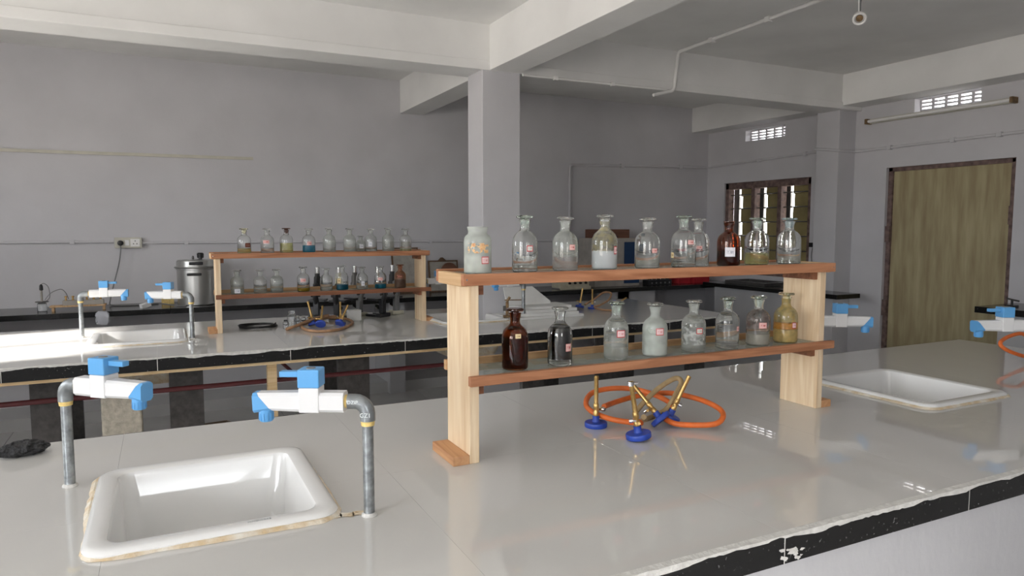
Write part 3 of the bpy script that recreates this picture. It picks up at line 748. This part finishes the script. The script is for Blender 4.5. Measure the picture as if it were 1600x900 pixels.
for (lb, x, g, lq, st, lab, hh) in far_low:
    bottle(lb, x, Y2, ZL2, hh, .074, g, lq, st, lab, G2)

# ------------------------------------------------------------------ bunsen burners and hoses
def burner(label, base, tip=None, scale=1.0, valve=0, group='bunsen burners'):
    """upright if tip is None, else tilted so the barrel points at tip (base rim touches the bench)"""
    t = thing('bunsen_burner', label, 'burner', base, valve, group)
    t.scale = (scale,) * 3
    if tip:
        d_ = (V(*tip) - V(*base)).normalized()
        t.rotation_mode = 'QUATERNION'; q = d_.to_track_quat('Z', 'Y'); t.rotation_quaternion = q
        t.location.z += .032 * scale * math.sqrt(max(0, 1 - d_.z ** 2)) + .0005
    MB().lathe([(.033, 0), (.0345, .002), (.0345, .013), (.033, .015), (.030, .0145), (.012, .016), (.0105, .019), (.0105, .034), (0, .034)], 28).build('base', 'burner_blue', t, smooth=True)
    MB().lathe([(.008, .033), (.0088, .036), (.0088, .046), (.0072, .049), (.0072, .056), (.0085, .058), (.0085, .070), (.0066, .073)], 18).build('collar', 'brass', t, smooth=True)
    MB().lathe([(.0066, .073), (.0064, .145), (.0072, .147), (.0072, .156), (.0052, .156), (.0050, .12)], 18, cap=False).build('barrel', 'brass', t, smooth=True)
    gin = MB().cyl((0, 0, .050), (.026, 0, .050), .0040, n=10).cyl((.026, 0, .050), (.036, 0, .050), .0056, .0046, 10).build('gas_inlet', 'brass', t, smooth=True)
    MB().cyl((.014, 0, .050), (.014, -.012, .054), .0035, n=8).cyl((.014, -.012, .054), (.014, -.022, .054), .0058, n=10).build('valve', 'chrome', gin, smooth=True)
    return t
NB = 'near bunsen burners'
burner('upright bunsen burner with blue base at the left of the near group', (1.161, 1.765, .85), None, 1.0, R(20), NB)
burner('nearest bunsen burner with blue base and slightly leaning brass barrel', (1.197, 1.598, .85), (1.172, 1.610, 1.03), 1.05, 0, NB)
burner('bunsen burner tipped over behind the nearest one', (1.325, 1.655, .853), (1.285, 1.725, .935), .95, 0, NB)
burner('bunsen burner leaning right inside the orange hose loop', (1.385, 1.70, .850), (1.442, 1.665, 1.0), .95, 0, NB)
hz = tag(MB().tube([(1.230, 1.665, .885), (1.257, 1.673, .872), (1.200, 1.724, .876), (1.172, 1.797, .885), (1.180, 1.852, .900), (1.228, 1.891, .920), (1.295, 1.881, .930), (1.355, 1.841, .930), (1.393, 1.790, .920), (1.413, 1.735, .905), (1.400, 1.700, .895)], .0084, 12, 8).build('rubber_hose', 'rubber_orange', smooth=True), 'orange rubber hose loop around the left of the near burners', 'hose', 'hoses of the near burners')
tag(MB().tube([(1.213, 1.80, .898), (1.297, 1.846, .895), (1.384, 1.844, .905), (1.456, 1.785, .918), (1.508, 1.704, .910), (1.518, 1.627, .898), (1.498, 1.584, .885), (1.453, 1.567, .872), (1.402, 1.60, .866), (1.360, 1.64, .866), (1.351, 1.69, .875)], .0084, 12, 8).build('rubber_hose', 'rubber_orange', smooth=True), 'orange rubber hose loop reaching right of the near burners', 'hose', 'hoses of the near burners')
tag(MB().tube([(1.245, 1.64, .90), (1.290, 1.690, .875), (1.381, 1.709, .890), (1.430, 1.716, .940), (1.447, 1.718, .970), (1.436, 1.735, .978), (1.386, 1.749, .950), (1.340, 1.755, .915), (1.30, 1.75, .885)], .0080, 12, 8).build('rubber_hose', 'rubber_beige', smooth=True), 'beige rubber hose bent sharply upward among the near burners', 'hose', 'hoses of the near burners')
hc = thing('hose_clip', 'shiny hose clip on the barrel of the nearest bunsen burner', 'clip', (1.174, 1.609, 1.012))
MB().lathe([(.0092, -.006), (.0092, .006), (.0080, .006), (.0080, -.006), (.0092, -.006)], 16, cap=False).build('band', 'chrome', hc, smooth=True)
MB().cyl((.008, -.003, 0), (.020, -.006, 0), .004, n=10).build('screw', 'chrome', hc, smooth=True)
# far group in front of the microscopes
FB = 'far bunsen burners'
burner('far burner leaning left among brown hoses', (.82, 4.40, .85), (.795, 4.43, .98), .95, 0, FB)
burner('far burner lying low with blue base at the front of the coil', (.835, 4.27, .853), (.86, 4.34, .93), .9, 0, FB)
burner('far upright burner at the right of the brown coil', (.985, 4.40, .85), None, .92, R(200), FB)
burner('far burner leaning right behind the brown coil', (.955, 4.30, .85), (1.03, 4.36, .97), .88, 0, FB)
tag(MB().tube([(.759, 4.498, .8592), (.734, 4.228, .8592), (.797, 4.096, .8592), (.920, 4.131, .8592), (1.049, 4.356, .8592), (1.06, 4.55, .862), (.98, 4.62, .868), (.88, 4.62, .868), (.80, 4.56, .862)], .0088, 10, 8, True).build('rubber_hose', 'rubber_brown', smooth=True), 'brown rubber hose coiled in a ring on the far bench', 'hose', 'hoses of the far burners')
tag(MB().tube([(.985, 4.55, .885), (.893, 4.50, .882), (.764, 4.393, .870), (.651, 4.299, .8592), (.655, 4.275, .862), (.740, 4.335, .880), (.833, 4.42, .895), (.93, 4.50, .90)], .0088, 10, 8).build('rubber_hose', 'rubber_brown', smooth=True), 'brown rubber hose folded back to the left of the far coil', 'hose', 'hoses of the far burners')
# third group right of the pillar
TB = 'bunsen burners beyond the pillar'
burner('burner with blue base beyond the pillar, barrel leaning right', (2.79, 4.48, .85), (2.83, 4.50, 1.0), .95, 0, TB)
burner('small upright burner beyond the pillar beside the brown hoses', (2.87, 4.43, .85), None, .95, R(40), TB)
burner('burner toppled on the far bench beyond the pillar', (3.00, 4.33, .855), (3.10, 4.36, .885), .95, 0, TB)
tag(MB().tube([(2.83, 4.467, .88), (2.96, 4.52, .92), (3.06, 4.56, .955), (3.10, 4.52, .95), (3.03, 4.447, .91), (2.93, 4.405, .88), (2.88, 4.42, .862), (2.86, 4.26, .8592), (2.95, 4.20, .8592)], .0075, 10, 8).build('rubber_hose', 'rubber_brown', smooth=True), 'brown rubber hose bundled beyond the pillar on the far bench', 'hose')
# hose ring at the right edge of the near bench
burner('bunsen burner standing at the far right end of the near bench', (3.60, 1.80, .85), None, 1.0, R(180))
tag(MB().tube([(3.575, 1.80, .90), (3.507, 1.812, .968), (3.430, 1.827, .965), (3.350, 1.825, .940), (3.352, 1.800, .912), (3.441, 1.773, .880), (3.56, 1.74, .8592), (3.68, 1.74, .8592)], .0084, 12, 8).build('rubber_hose', 'rubber_orange', smooth=True), 'orange rubber hose ring at the right edge behind the tap', 'hose')

# ------------------------------------------------------------------ small things on the benches
# scouring pad
rnd = random.Random(3); mb = MB(); n_, k_ = 26, 14; vs = []
for i in range(k_ + 1):
    th_ = math.pi * i / k_
    for j in range(n_):
        ph = 2 * math.pi * j / n_; q = 1 + rnd.uniform(-.16, .16)
        vs.append((.056 * math.sin(th_) * math.cos(ph) * q, .034 * math.sin(th_) * math.sin(ph) * q, max(.0005, .017 + .020 * math.cos(th_) * q)))
mb.add(vs, [(i * n_ + j, i * n_ + (j + 1) % n_, (i + 1) * n_ + (j + 1) % n_, (i + 1) * n_ + j) for i in range(k_) for j in range(n_)])
o = mb.build('scouring_pad', 'scourer'); o.location = (-.352, 2.215, .85); o.rotation_euler.z = R(12)
tag(o, 'crumpled black scouring pad at the left edge of the near bench', 'scouring pad')
# black cable coil
pts = []
for i in range(34):
    a = 2 * math.pi * i / 11; rr = 1 + .07 * math.sin(i * 1.9)
    pts.append((.505 + .105 * math.cos(a) * rr, 4.50 + .085 * math.sin(a) * rr, .8555 + .0045 * (i // 11) + .002 * math.sin(i)))
tag(MB().tube(pts, .0042, 8, 5).build('cable_coil', 'rubber_black', smooth=True), 'black cable coiled flat on the far bench under the rack', 'cable')
# vials and a small bottle near the coil
def vial(label, x, y, h, r, capm, g='small vials on the far bench'):
    t = thing('glass_vial', label, 'vial', (x, y, .85), 0, g)
    MB().lathe([(0, .001), (r * .9, 0), (r, .003), (r, h * .72), (r * .62, h * .80), (r * .62, h * .86), (r * .5, h * .86), (r * .5, h * .79), (r * .88, h * .71), (r * .88, .004), (0, .0035)], 20).build('glass_body', 'lab_glass', t, smooth=True)
    MB().lathe([(r * .66, h * .83), (r * .7, h * .84), (r * .7, h), (0, h)], 20).build('cap', capm, t, smooth=True)
vial('short vial with black cap beside the cable coil', .648, 4.36, .055, .016, 'plastic_black')
vial('taller glass bottle with clear cap left of the far burners', .690, 4.40, .10, .028, 'lab_glass')
vial('glass vial right of the taller one by the far burners', .735, 4.47, .06, .018, 'board_white')
vial('small glass vial close behind the brown hose fold', .775, 4.50, .055, .016, 'board_white')
tag(MB().box(1.07, 1.15, 4.53, 4.60, .85, .92).build('white_carton', 'board_white', bevel=.002), 'small white carton between burners and microscopes', 'carton')
def microscope(label, x, y, rz, body, tube_m, base_m):
    t = thing('microscope', label, 'microscope', (x, y, .85), rz, 'microscopes on the far bench')
    b_ = MB().box(-.075, .045, -.05, -.018, 0, .018).box(-.075, .045, .018, .05, 0, .018).box(.02, .07, -.05, .05, 0, .026)
    b_.build('base', base_m, t, bevel=.006)
    MB().box(.024, .058, -.018, .018, .026, .12).build('pillar', body, t, bevel=.003)
    MB().tube([(.041, 0, .10), (.060, 0, .15), (.052, 0, .20), (.022, 0, .225)], .018, 10, 5).build('arm', body, t, smooth=True)
    MB().box(-.055, .045, -.055, .055, .112, .126).build('stage', 'plastic_black', t, bevel=.002)
    MB().box(-.012, .018, -.014, .014, .185, .245).build('tube_carrier', body, t, bevel=.003)
    btb = MB().lathe([(.026, .19), (.030, .195), (.030, .225), (.024, .235), (.022, .275), (.0165, .282), (.0165, .30)], 18).build('body_tube', tube_m, t, smooth=True)
    MB().lathe([(.0145, .30), (.0145, .330), (.0165, .332), (.0165, .343), (0, .344)], 18).build('eyepiece', 'chrome', btb, smooth=True)
    nsp = MB().lathe([(.02, .186), (.022, .19), (.02, .2)], 18).build('nosepiece', 'steel_dark', t, smooth=True)
    for dx, dz in ((-.008, -.03), (.014, -.022)):
        MB().cyl((dx * .4, 0, .188), (dx * 1.6, 0, .188 + dz), .0065, .0045, 12).build('objective', 'chrome', nsp, smooth=True)
    for s in (-1, 1):
        MB().cyl((.046, s * .014, .185), (.046, s * .036, .185), .016, n=18).build('focus_knob', 'plastic_black', t, smooth=True)
        MB().cyl((.055, s * .014, .155), (.055, s * .030, .155), .009, n=14).build('fine_knob', 'plastic_black', t, smooth=True)
    MB().lathe([(.0, -.003), (.021, -.003), (.021, .003), (0, .003)], 18, Matrix.Translation((-.005, 0, .065)) @ Matrix.Rotation(R(40), 4, 'Y')).build('mirror', 'chrome', t, smooth=True)
microscope('black microscope with chrome eyepiece behind the golden bottle', .925, 4.80, R(245), 'plastic_black', 'plastic_black', 'plastic_black')
microscope('microscope with cream tube beside the blue bottle', 1.045, 4.70, R(235), 'plastic_black', 'paint_cream', 'plastic_black')
microscope('grey microscope with pale base, third from left', 1.18, 4.81, R(300), 'paint_grey', 'steel_dark', 'paint_cream')
microscope('black microscope behind the teal bottle, fourth from left', 1.31, 4.70, R(-60), 'plastic_black', 'chrome', 'plastic_black')
microscope('microscope with dark tube and pale base at the right end', 1.445, 4.81, R(-70), 'paint_grey', 'plastic_black', 'paint_cream')
# white slabs stacked before the pillar, one leaning, and the small brass stand
for i, (x, y, sx, sy, rz, h) in enumerate(((2.30, 4.235, .56, .30, 2, .016), (2.33, 4.24, .44, .28, -3, .020), (2.345, 4.25, .40, .26, 3, .020), (2.33, 4.26, .38, .22, -1, .018))):
    z0 = .85 + (0, .0163, .0366, .0569)[i]
    o = MB().cbox((0, 0, h / 2), (sx, sy, h)).build('white_slab', 'board_white', bevel=.0015); o.location = (x, y, z0); o.rotation_euler.z = R(rz)
    tag(o, ('large bottom white slab of the stack before the pillar', 'second white slab from the bottom of the stack', 'third white slab from the bottom of the stack', 'top flat white slab of the stack before the pillar')[i], 'slab', 'white slabs before the pillar')
lm = MB().add([V(-.17, 0, 0), V(.17, 0, 0), V(.17, 0, .02), (.055, 0, .135), (-.17, 0, .135), V(-.17, .012, 0), V(.17, .012, 0), V(.17, .012, .02), (.055, .012, .135), (-.17, .012, .135)], [(0, 1, 2, 3, 4), (9, 8, 7, 6, 5), (0, 5, 6, 1), (1, 6, 7, 2), (2, 7, 8, 3), (3, 8, 9, 4), (4, 9, 5, 0)])
o = lm.build('white_board', 'board_white'); o.location = (2.27, 4.30, .9252); o.rotation_euler.x = R(-28)
tag(o, 'white board with a cut corner leaning on the pillar', 'board')
bs = thing('brass_stand', 'small dull brass stand with hooks before the pillar', 'stand', (2.035, 4.13, .8665), R(-20))
MB().box(-.045, .07, -.02, .02, 0, .014).build('base', 'brass_dull', bs, bevel=.003)
MB().box(-.028, -.008, -.008, .008, .014, .105).build('upright', 'brass_dull', bs, bevel=.003)
MB().cyl((-.02, 0, .105), (.0, 0, .135), .009, n=12).build('swivel', 'brass_dull', bs, smooth=True)
MB().box(-.035, .075, -.007, .007, .112, .118).build('arm', 'brass_dull', bs)
MB().cyl((-.045, 0, .06), (-.028, 0, .06), .017, n=18).build('knob', 'steel_dark', bs, smooth=True)
MB().tube([(.015, 0, .045), (.017, 0, .022), (.030, 0, .016), (.045, 0, .022), (.047, 0, .045)], .0035, 8, 4).build('hook', 'steel_dark', bs, smooth=True)

# ------------------------------------------------------------------ black granite side counters
ct = thing('wall_counter', 'long black granite counter along the back wall', 'counter', (0, 0, 0))
xx = XL
while xx < XR - .01:
    x2 = min(XR, xx + 1.42)
    MB().box(xx + .001, x2 - .001, 5.86, YB - .001, .81, .85).build('granite_slab', 'granite_black', ct, bevel=.003); xx = x2
for x in (1.75, 2.95, 4.15):
    MB().box(x, x + .14, 5.93, YB - .001, 0, .809).build('support', 'bench_plaster', ct)
MB().box(3.9, 4.62, 5.93, 5.97, 0, .809).build('front_panel', 'bench_plaster', ct)
MB().box(XL, 5.15, 6.0, YB - .002, 0, .09).build('plinth', 'floor_tile', ct)
cr_ = thing('wall_counter', 'black granite counter under the shuttered window', 'counter', (0, 0, 0))
MB().box(5.2, XR - .001, 4.71, 5.859, .838, .878).build('granite_slab', 'granite_black', cr_, bevel=.003)
MB().box(5.2, 5.498, 4.17, 4.709, .838, .878).build('granite_slab', 'granite_black', cr_, bevel=.003)
MB().box(5.27, XR - .001, 4.72, 4.82, 0, .837).box(5.27, 5.31, 4.82, 5.75, 0, .837).build('support', 'bench_plaster', cr_)
c3 = thing('wall_counter', 'black granite counter right of the olive door', 'counter', (0, 0, 0))
MB().box(5.2, XR - .001, 1.2, 3.02, .85, .895).build('granite_slab', 'granite_black', c3, bevel=.003)
MB().box(5.28, XR - .001, 2.80, 2.90, 0, .849).box(5.28, 5.32, 1.2, 2.80, 0, .849).build('support', 'bench_plaster', c3)

# back counter items
# pressure steriliser
st_ = thing('pressure_steriliser', 'aluminium pressure steriliser drum with black handles on the back counter', 'steriliser', (.235, 6.12, .85))
drm = MB().lathe([(.135, 0), (.14, .006), (.14, .275), (.146, .278), (.146, .288), (.13, .288)], 40).build('drum', 'aluminium', st_, smooth=True)
lid = MB().lathe([(.155, .2885), (.157, .292), (.157, .303), (.142, .305), (.139, .345), (.132, .352), (0, .356)], 40).build('lid', 'aluminium', st_, smooth=True)
MB().cbox((-.02, -.152, .245), (.105, .03, .02)).build('handle', 'plastic_black', drm, bevel=.005)
MB().cbox((-.005, -.152, .330), (.10, .03, .024)).build('lid_handle', 'plastic_black', lid, bevel=.005)
MB().lathe([(.012, .356), (.012, .366), (.024, .368), (.026, .40), (.018, .408), (0, .409)], 20, Matrix.Translation((.035, 0, 0))).build('pressure_weight', 'plastic_black', lid, smooth=True)
MB().lathe([(.008, .356), (.009, .372), (.006, .385), (0, .386)], 14, Matrix.Translation((-.02, -.02, 0))).build('safety_valve', 'steel_dark', lid, smooth=True)
# socket board with plug and cord
sk = thing('socket_board', 'off-white wall socket board with a black plug above the counter', 'socket', (-.235, YB, 1.337))
MB().box(-.10, .092, -.045, -.001, -.042, .042).build('back_box', 'pvc_yellowed', sk, bevel=.004)
spl = MB().box(.012, .078, -.049, -.046, -.030, .030).build('socket_plate', 'pvc', sk, bevel=.001)
for dx, dz in ((.045, .014), (.033, -.008), (.057, -.008)):
    MB().cyl((dx, -.0492, dz), (dx, -.0499, dz), .0042, n=10).build('pin_hole', 'plastic_black', spl)
MB().box(-.028, .004, -.050, -.046, -.022, .022).build('switch', 'plastic_white', sk, bevel=.002)
pl = thing('plug', 'black plug and dark cord hanging from the wall socket', 'plug', (-.293, 6.354, 1.335))
MB().lathe([(.019, 0), (.022, .004), (.020, .024), (.010, .030), (0, .030)], 18, Matrix.Rotation(R(90), 4, 'X')).build('plug_body', 'plastic_black', pl, smooth=True)
MB().tube([(0, -.018, -.015), (.0, -.022, -.06), (-.018, -.02, -.17), (-.06, -.02, -.33), (-.085, -.03, -.44), (-.075, -.10, -.478), (.05, -.16, -.480), (.25, -.12, -.480)], .0048, 8, 6).build('cord', 'paint_grey', pl, smooth=True)
# resistance box on legs
rb = thing('resistance_box', 'low wooden instrument with brass pegs on the back counter', 'instrument', (-.545, 6.05, .85), 0)
MB().box(-.20, .155, -.04, .04, .028, .040).build('board', 'wood_pale_h', rb, bevel=.002)
MB().box(-.12, .14, -.032, .032, .0402, .075).build('top_block', 'cabinet_beige', rb, bevel=.002)
for x in (-.18, .14):
    MB().box(x - .008, x + .008, -.03, .03, 0, .0278).build('foot', 'wood_pale_h', rb)
for k in range(6):
    MB().lathe([(.008, .0752), (.008, .083), (.005, .085), (.005, .095), (.009, .097), (.009, .106), (0, .107)], 12, Matrix.Translation((-.10 + k * .044, 0, 0))).build('peg', 'brass', rb, smooth=True)
# galvanometer stand with wires
gs = thing('electrode_stand', 'small glass electrode stand with looping wires at far left', 'stand', (-.80, 6.10, .85))
MB().lathe([(.03, 0), (.032, .003), (.030, .055), (.020, .062), (.018, .062), (.027, .053), (.028, .005), (0, .004)], 20).build('glass_cup', 'lab_glass', gs, smooth=True)
MB().lathe([(.042, .064), (.044, .066), (.042, .070), (0, .071)], 20).build('disc', 'steel_dark', gs, smooth=True)
MB().cyl((0, 0, .071), (0, 0, .15), .008, .007, 12).build('stem', 'cabinet_beige', gs, smooth=True)
MB().lathe([(.008, .15), (.013, .155), (.011, .185), (.004, .195), (0, .195)], 14).build('cap', 'plastic_black', gs, smooth=True)
MB().tube([(0, 0, .194), (.02, 0, .20), (.045, 0, .17), (.05, 0, .10), (.03, -.01, .074)], .0025, 8, 6).build('wire', 'paint_grey', gs, smooth=True)
MB().tube([(.02, -.01, .08), (.06, -.01, .13), (.12, -.01, .155), (.15, -.01, .13), (.168, -.01, .08)], .0025, 8, 6).build('wire', 'paint_grey', gs, smooth=True)
ad = thing('mains_adapter', 'white mains adapter with cable lying on the back counter', 'adapter', (-.13, 5.99, .85))
MB().cbox((0, 0, .02), (.075, .035, .035), rz=R(30), ry=R(-12)).build('adapter_body', 'plastic_white', ad, bevel=.004)
MB().tube([(.03, .015, .02), (.07, .03, .028), (.13, .03, .02), (.22, .0, .006), (.28, -.03, .005)], .005, 8, 6).build('cable', 'paint_grey', ad, smooth=True)
tag(MB().box(-.02, .07, 6.20, 6.28, .8502, .90).build('yellow_tin', 'liq_mustard', bevel=.004), 'small mustard yellow box beside the steriliser', 'box')
bg_ = MB(); rings = []
for i in range(7):
    z = .0 - .016 * i; k = (.62, .95, 1, .96, 1.04, .98, .80)[i]
    rings.append([V(p.x * k * (1 + .10 * math.sin(4.1 * q + 2 * i)), p.y * k * (1 + .35 * math.sin(2.3 * q + i)), z + .004 * math.sin(3 * q)) for q, p in enumerate(rrect(-.042, .042, -.011, .011, .008, 0, 3))])
o = bg_.loops(rings, True, True).build('plastic_bag', 'bag_plastic', smooth=True); o.location = (-.405, 5.842, .853)
tag(o, 'crumpled pale plastic bag hanging over the back counter edge', 'bag')
# leaning framed boards behind the rack
def framed(label, x, wd, ht, lean, panel, rz=0, yb=6.27):
    t = thing('framed_board', label, 'board', (x, yb, .8505), R(rz)); t.rotation_euler.x = R(-lean)
    MB().box(-wd / 2 + .012, wd / 2 - .012, .004, .012, .012, ht - .012).build('panel', panel, t)
    for (a, b, c, d2) in ((-wd / 2, -wd / 2 + .013, 0, ht), (wd / 2 - .013, wd / 2, 0, ht), (-wd / 2 + .013, wd / 2 - .013, 0, .013), (-wd / 2 + .013, wd / 2 - .013, ht - .013, ht)):
        MB().box(a, b, 0, .016, c, d2).build('frame_bar', 'frame_wood', t)
    return t
framed('tall wooden-framed board leaning on the back wall behind the rack', 2.03, .26, .43, 11, 'paper_grey')
f2 = framed('low framed board with a brown disc leaning by the pillar', 2.40, .30, .30, 9, 'paper_grey')
MB().lathe([(.085, -.006), (.088, 0), (.085, .006), (.03, .008), (0, .008)], 28, Matrix.Translation((.055, -.008, .19)) @ Matrix.Rotation(R(90), 4, 'X')).build('disc', 'disc_wood', f2, smooth=True)
MB().add([V(-.05, 0, .3001), V(.03, 0, .3001), V(.0, 0, .328), V(-.02, 0, .328), V(-.05, .014, .3001), V(.03, .014, .3001), V(.0, .014, .328), V(-.02, .014, .328)], [(0, 1, 2, 3), (7, 6, 5, 4), (0, 4, 5, 1), (1, 5, 6, 2), (2, 6, 7, 3), (3, 7, 4, 0)]).build('crest', 'frame_wood', f2)
# power supply, cabinet, etc on the right part of the back counter
ps = thing('power_supply', 'cream bench power supply with dark knobs on the back counter', 'power supply', (3.64, 6.02, .85))
MB().box(-.16, .17, -.08, .10, .008, .092).build('case', 'plastic_cream', ps, bevel=.006)
MB().box(-.17, .18, -.10, -.079, .0, .03).build('front_lip', 'plastic_cream', ps, bevel=.004)
for k in range(4):
    MB().cyl((-.06 + k * .062, -.081, .062), (-.06 + k * .062, -.098, .062), .013, .011, 14).build('knob', 'plastic_black', ps, smooth=True)
cab = thing('instrument_cabinet', 'beige instrument cabinet with dark blue front and a dark tray on top', 'cabinet', (4.24, 6.20, .85))
MB().box(-.30, .26, -.16, .16, 0, .50).build('case', 'cabinet_beige', cab, bevel=.006)
MB().box(.06, .25, -.168, -.161, .03, .46).build('front_panel', 'cabinet_blue', cab)
MB().tube([(-.03, -.17, .52), (-.10, -.172, .47), (-.17, -.174, .40), (-.16, -.175, .36), (-.08, -.175, .33), (-.07, -.172, .15)], .006, 8, 6).build('cord', 'rubber_black', cab, smooth=True)
ty = thing('wooden_tray', 'dark wooden tray lying tilted on the beige cabinet', 'tray', (4.16, 6.17, 1.351))
MB().box(-.17, .20, -.11, .11, 0, .012).build('bottom', 'disc_wood', ty)
for q in ((-.17, .20, -.12, -.11), (-.17, .20, .11, .12), (-.18, -.17, -.12, .12), (.20, .21, -.12, .12)):
    MB().box(q[0], q[1], q[2], q[3], 0, .09).build('side', 'disc_wood', ty)
db = thing('dark_rack', 'black block of small dark bottles on the back counter', 'bottle rack', (4.78, 6.10, .85))
MB().box(-.15, .15, -.06, .06, 0, .05).build('block', 'plastic_black', db, bevel=.003)
for k in range(5):
    MB().lathe([(.020, .0502), (.020, .085), (.010, .093), (.010, .105), (0, .105)], 14, Matrix.Translation((-.115 + k * .058, -.02, 0))).build('bottle', 'plastic_black', db, smooth=True)
    MB().cyl((-.115 + k * .058, -.0602, .02), (-.115 + k * .058, -.0625, .02), .010, n=12).build('stud', 'paint_grey', db)
tag(MB().box(5.03, 5.20, 6.05, 6.25, .8502, .955).build('red_carton', 'red_card', bevel=.003), 'left red carton in the far corner of the counter', 'carton', 'red cartons in the corner')
tag(MB().box(5.22, 5.44, 6.02, 6.25, .8502, .975).build('red_carton', 'red_card', bevel=.003), 'right red carton in the far corner of the counter', 'carton', 'red cartons in the corner')
tr = thing('enamel_tray', 'grey shallow tray on the counter below the window', 'tray', (5.46, 5.35, .8785))
MB().box(-.16, .16, -.26, .26, 0, .006).box(-.17, -.16, -.27, .27, 0, .035).box(.16, .17, -.27, .27, 0, .035).box(-.16, .16, -.27, -.26, 0, .035).box(-.16, .16, .26, .27, 0, .035).build('pan', 'steel_dark', tr, bevel=.003)
wp = thing('plug', 'black plug and grey cord hanging by the window edge', 'plug', (5.698, 4.87, 1.29))
MB().box(-.02, .02, -.03, .03, -.022, .022).build('plug_body', 'plastic_black', wp, bevel=.004)
MB().tube([(.005, 0, -.02), (.0, .01, -.11), (-.005, -.01, -.24), (-.05, 0, -.405)], .004, 8, 6).build('cord', 'paint_grey', wp, smooth=True)
cl = thing('clamp', 'small black clamp on the counter right of the door', 'clamp', (5.40, 2.88, .895))
MB().box(-.03, .03, -.03, .03, 0, .012).cyl((0, 0, .01), (0, 0, .05), .008, n=10).build('clamp_body', 'plastic_black', cl)
MB().cyl((-.01, -.05, .045), (.01, .04, .055), .006, n=10).build('screw', 'steel_dark', cl, smooth=True)

# ------------------------------------------------------------------ conduits, strips and lamps
def conduit(label, pts, r, m_='pvc', clips=()):
    t = thing('conduit', label, 'conduit', pts[0])
    P0 = [V(*p) - V(*pts[0]) for p in pts]; P = [P0[0]]
    for a, b, c in zip(P0, P0[1:], P0[2:]):                      # bend each corner
        k = min(.035, (b - a).length * .4, (c - b).length * .4); u, v = b + (a - b).normalized() * k, b + (c - b).normalized() * k
        P += [(u * (1 - q) + b * q) * (1 - q) + (b * (1 - q) + v * q) * q for q in (0, .2, .4, .6, .8, 1)]
    P.append(P0[-1])
    MB().tube(P, r, 10, 1).build('pipe', m_, t, smooth=True)
    for c in clips:
        c = V(*c) - V(*pts[0])
        MB().cbox(c, (r * 3, r * 3, r * 3)).build('clip', m_, t, bevel=.002)
    return t
conduit('thin wall conduit at bottle height along the back wall', [(XL, 6.388, 1.345), (-.34, 6.388, 1.345)], .011, 'wall_paint', [(-.62, 6.388, 1.345), (-1.6, 6.388, 1.345)])
conduit('thin wall conduit running right from the socket board', [(-.14, 6.388, 1.335), (3.84, 6.388, 1.322)], .010, 'wall_paint', [(.18, 6.388, 1.335), (1.2, 6.388, 1.33), (2.3, 6.388, 1.325)])
conduit('angled conduit on the back wall turning toward the window', [(3.845, 6.384, 1.34), (3.845, 6.384, 2.11), (5.695, 6.384, 2.155)], .014, 'wall_paint', [(4.5, 6.386, 2.126), (5.3, 6.386, 2.146)])
conduit('conduit along the right wall above the window', [(5.708, 6.366, 2.155), (5.708, 4.71, 2.19), (5.488, 4.71, 2.19), (5.488, 4.445, 2.15), (5.708, 4.443, 2.15), (5.708, 1.5, 2.17)], .012, 'wall_paint', [(5.706, 5.6, 2.17), (5.706, 5.0, 2.183), (5.706, 4.1, 2.152), (5.706, 3.55, 2.156), (5.706, 3.2, 2.159)])
conduit('white conduit along the cross beam right of the pillar', [(2.26, 4.388, 2.50), (3.50, 4.388, 2.505)], .009, 'pvc', [(2.52, 4.386, 2.501), (3.0, 4.386, 2.503)])
conduit('white conduit dropping from the ceiling over the beam', [(3.50, 2.0, 2.798), (3.60, 4.385, 2.798), (3.565, 4.385, 2.505), (3.37, 4.383, 2.455)], .013, 'pvc', [(3.56, 3.45, 2.796), (3.585, 4.0, 2.796)])
sp_ = thing('cable_trunking', 'pale cable trunking strip high on the left of the back wall', 'trunking', (-.8, YB, 2.03))
MB().box(-2.0, 1.52, -.016, -.001, -.012, .012).build('trunk', 'pvc_yellowed', sp_).rotation_euler.y = R(-.4)
tl = thing('tube_light', 'dusty fluorescent tube batten on the right wall above the door', 'tube light', (XR, 3.70, 2.40))
MB().box(-.042, -.001, -.60, .60, -.022, .018).build('batten', 'pvc_yellowed', tl, bevel=.008)
MB().cyl((-.060, -.585, -.004), (-.060, .585, -.004), .013, n=14).build('tube', 'pvc', tl, smooth=True)
for s in (-1, 1):
    MB().box(-.078, -.003, s * .60 - .012, s * .60 + .012, -.026, .020).build('tube_holder', 'brass_dull', tl, bevel=.004)
hl = thing('lamp_holder', 'round white lamp holder hanging from the ceiling on wires', 'lamp holder', (3.46, 2.70, ZC))
MB().lathe([(.045, -.001), (.045, -.014), (.02, -.022), (0, -.022)], 20).build('ceiling_rose', 'pvc', hl, smooth=True)
MB().tube([(.004, 0, -.02), (.016, 0, -.07), (.010, .004, -.125), (.004, 0, -.195)], .0035, 8, 6).build('wire', 'paint_grey', hl, smooth=True)
MB().tube([(-.004, 0, -.02), (-.012, 0, -.08), (-.010, 0, -.13), (-.006, 0, -.195)], .0035, 8, 6).build('wire', 'pvc', hl, smooth=True)
Mh = Matrix.Translation((0, 0, -.215)) @ V(-.6, -.5, -.62).to_track_quat('-Z', 'Y').to_matrix().to_4x4()
MB().lathe([(.010, .022), (.022, .020), (.036, .006), (.036, -.012), (.030, -.016), (.024, -.012), (.024, .004), (.012, .010), (0, .010)], 24, Mh).build('holder_cup', 'pvc', hl, smooth=True)
MB().lathe([(.018, .004), (.018, -.006), (0, -.007)], 16, Mh).build('contact', 'brass_dull', hl, smooth=True)
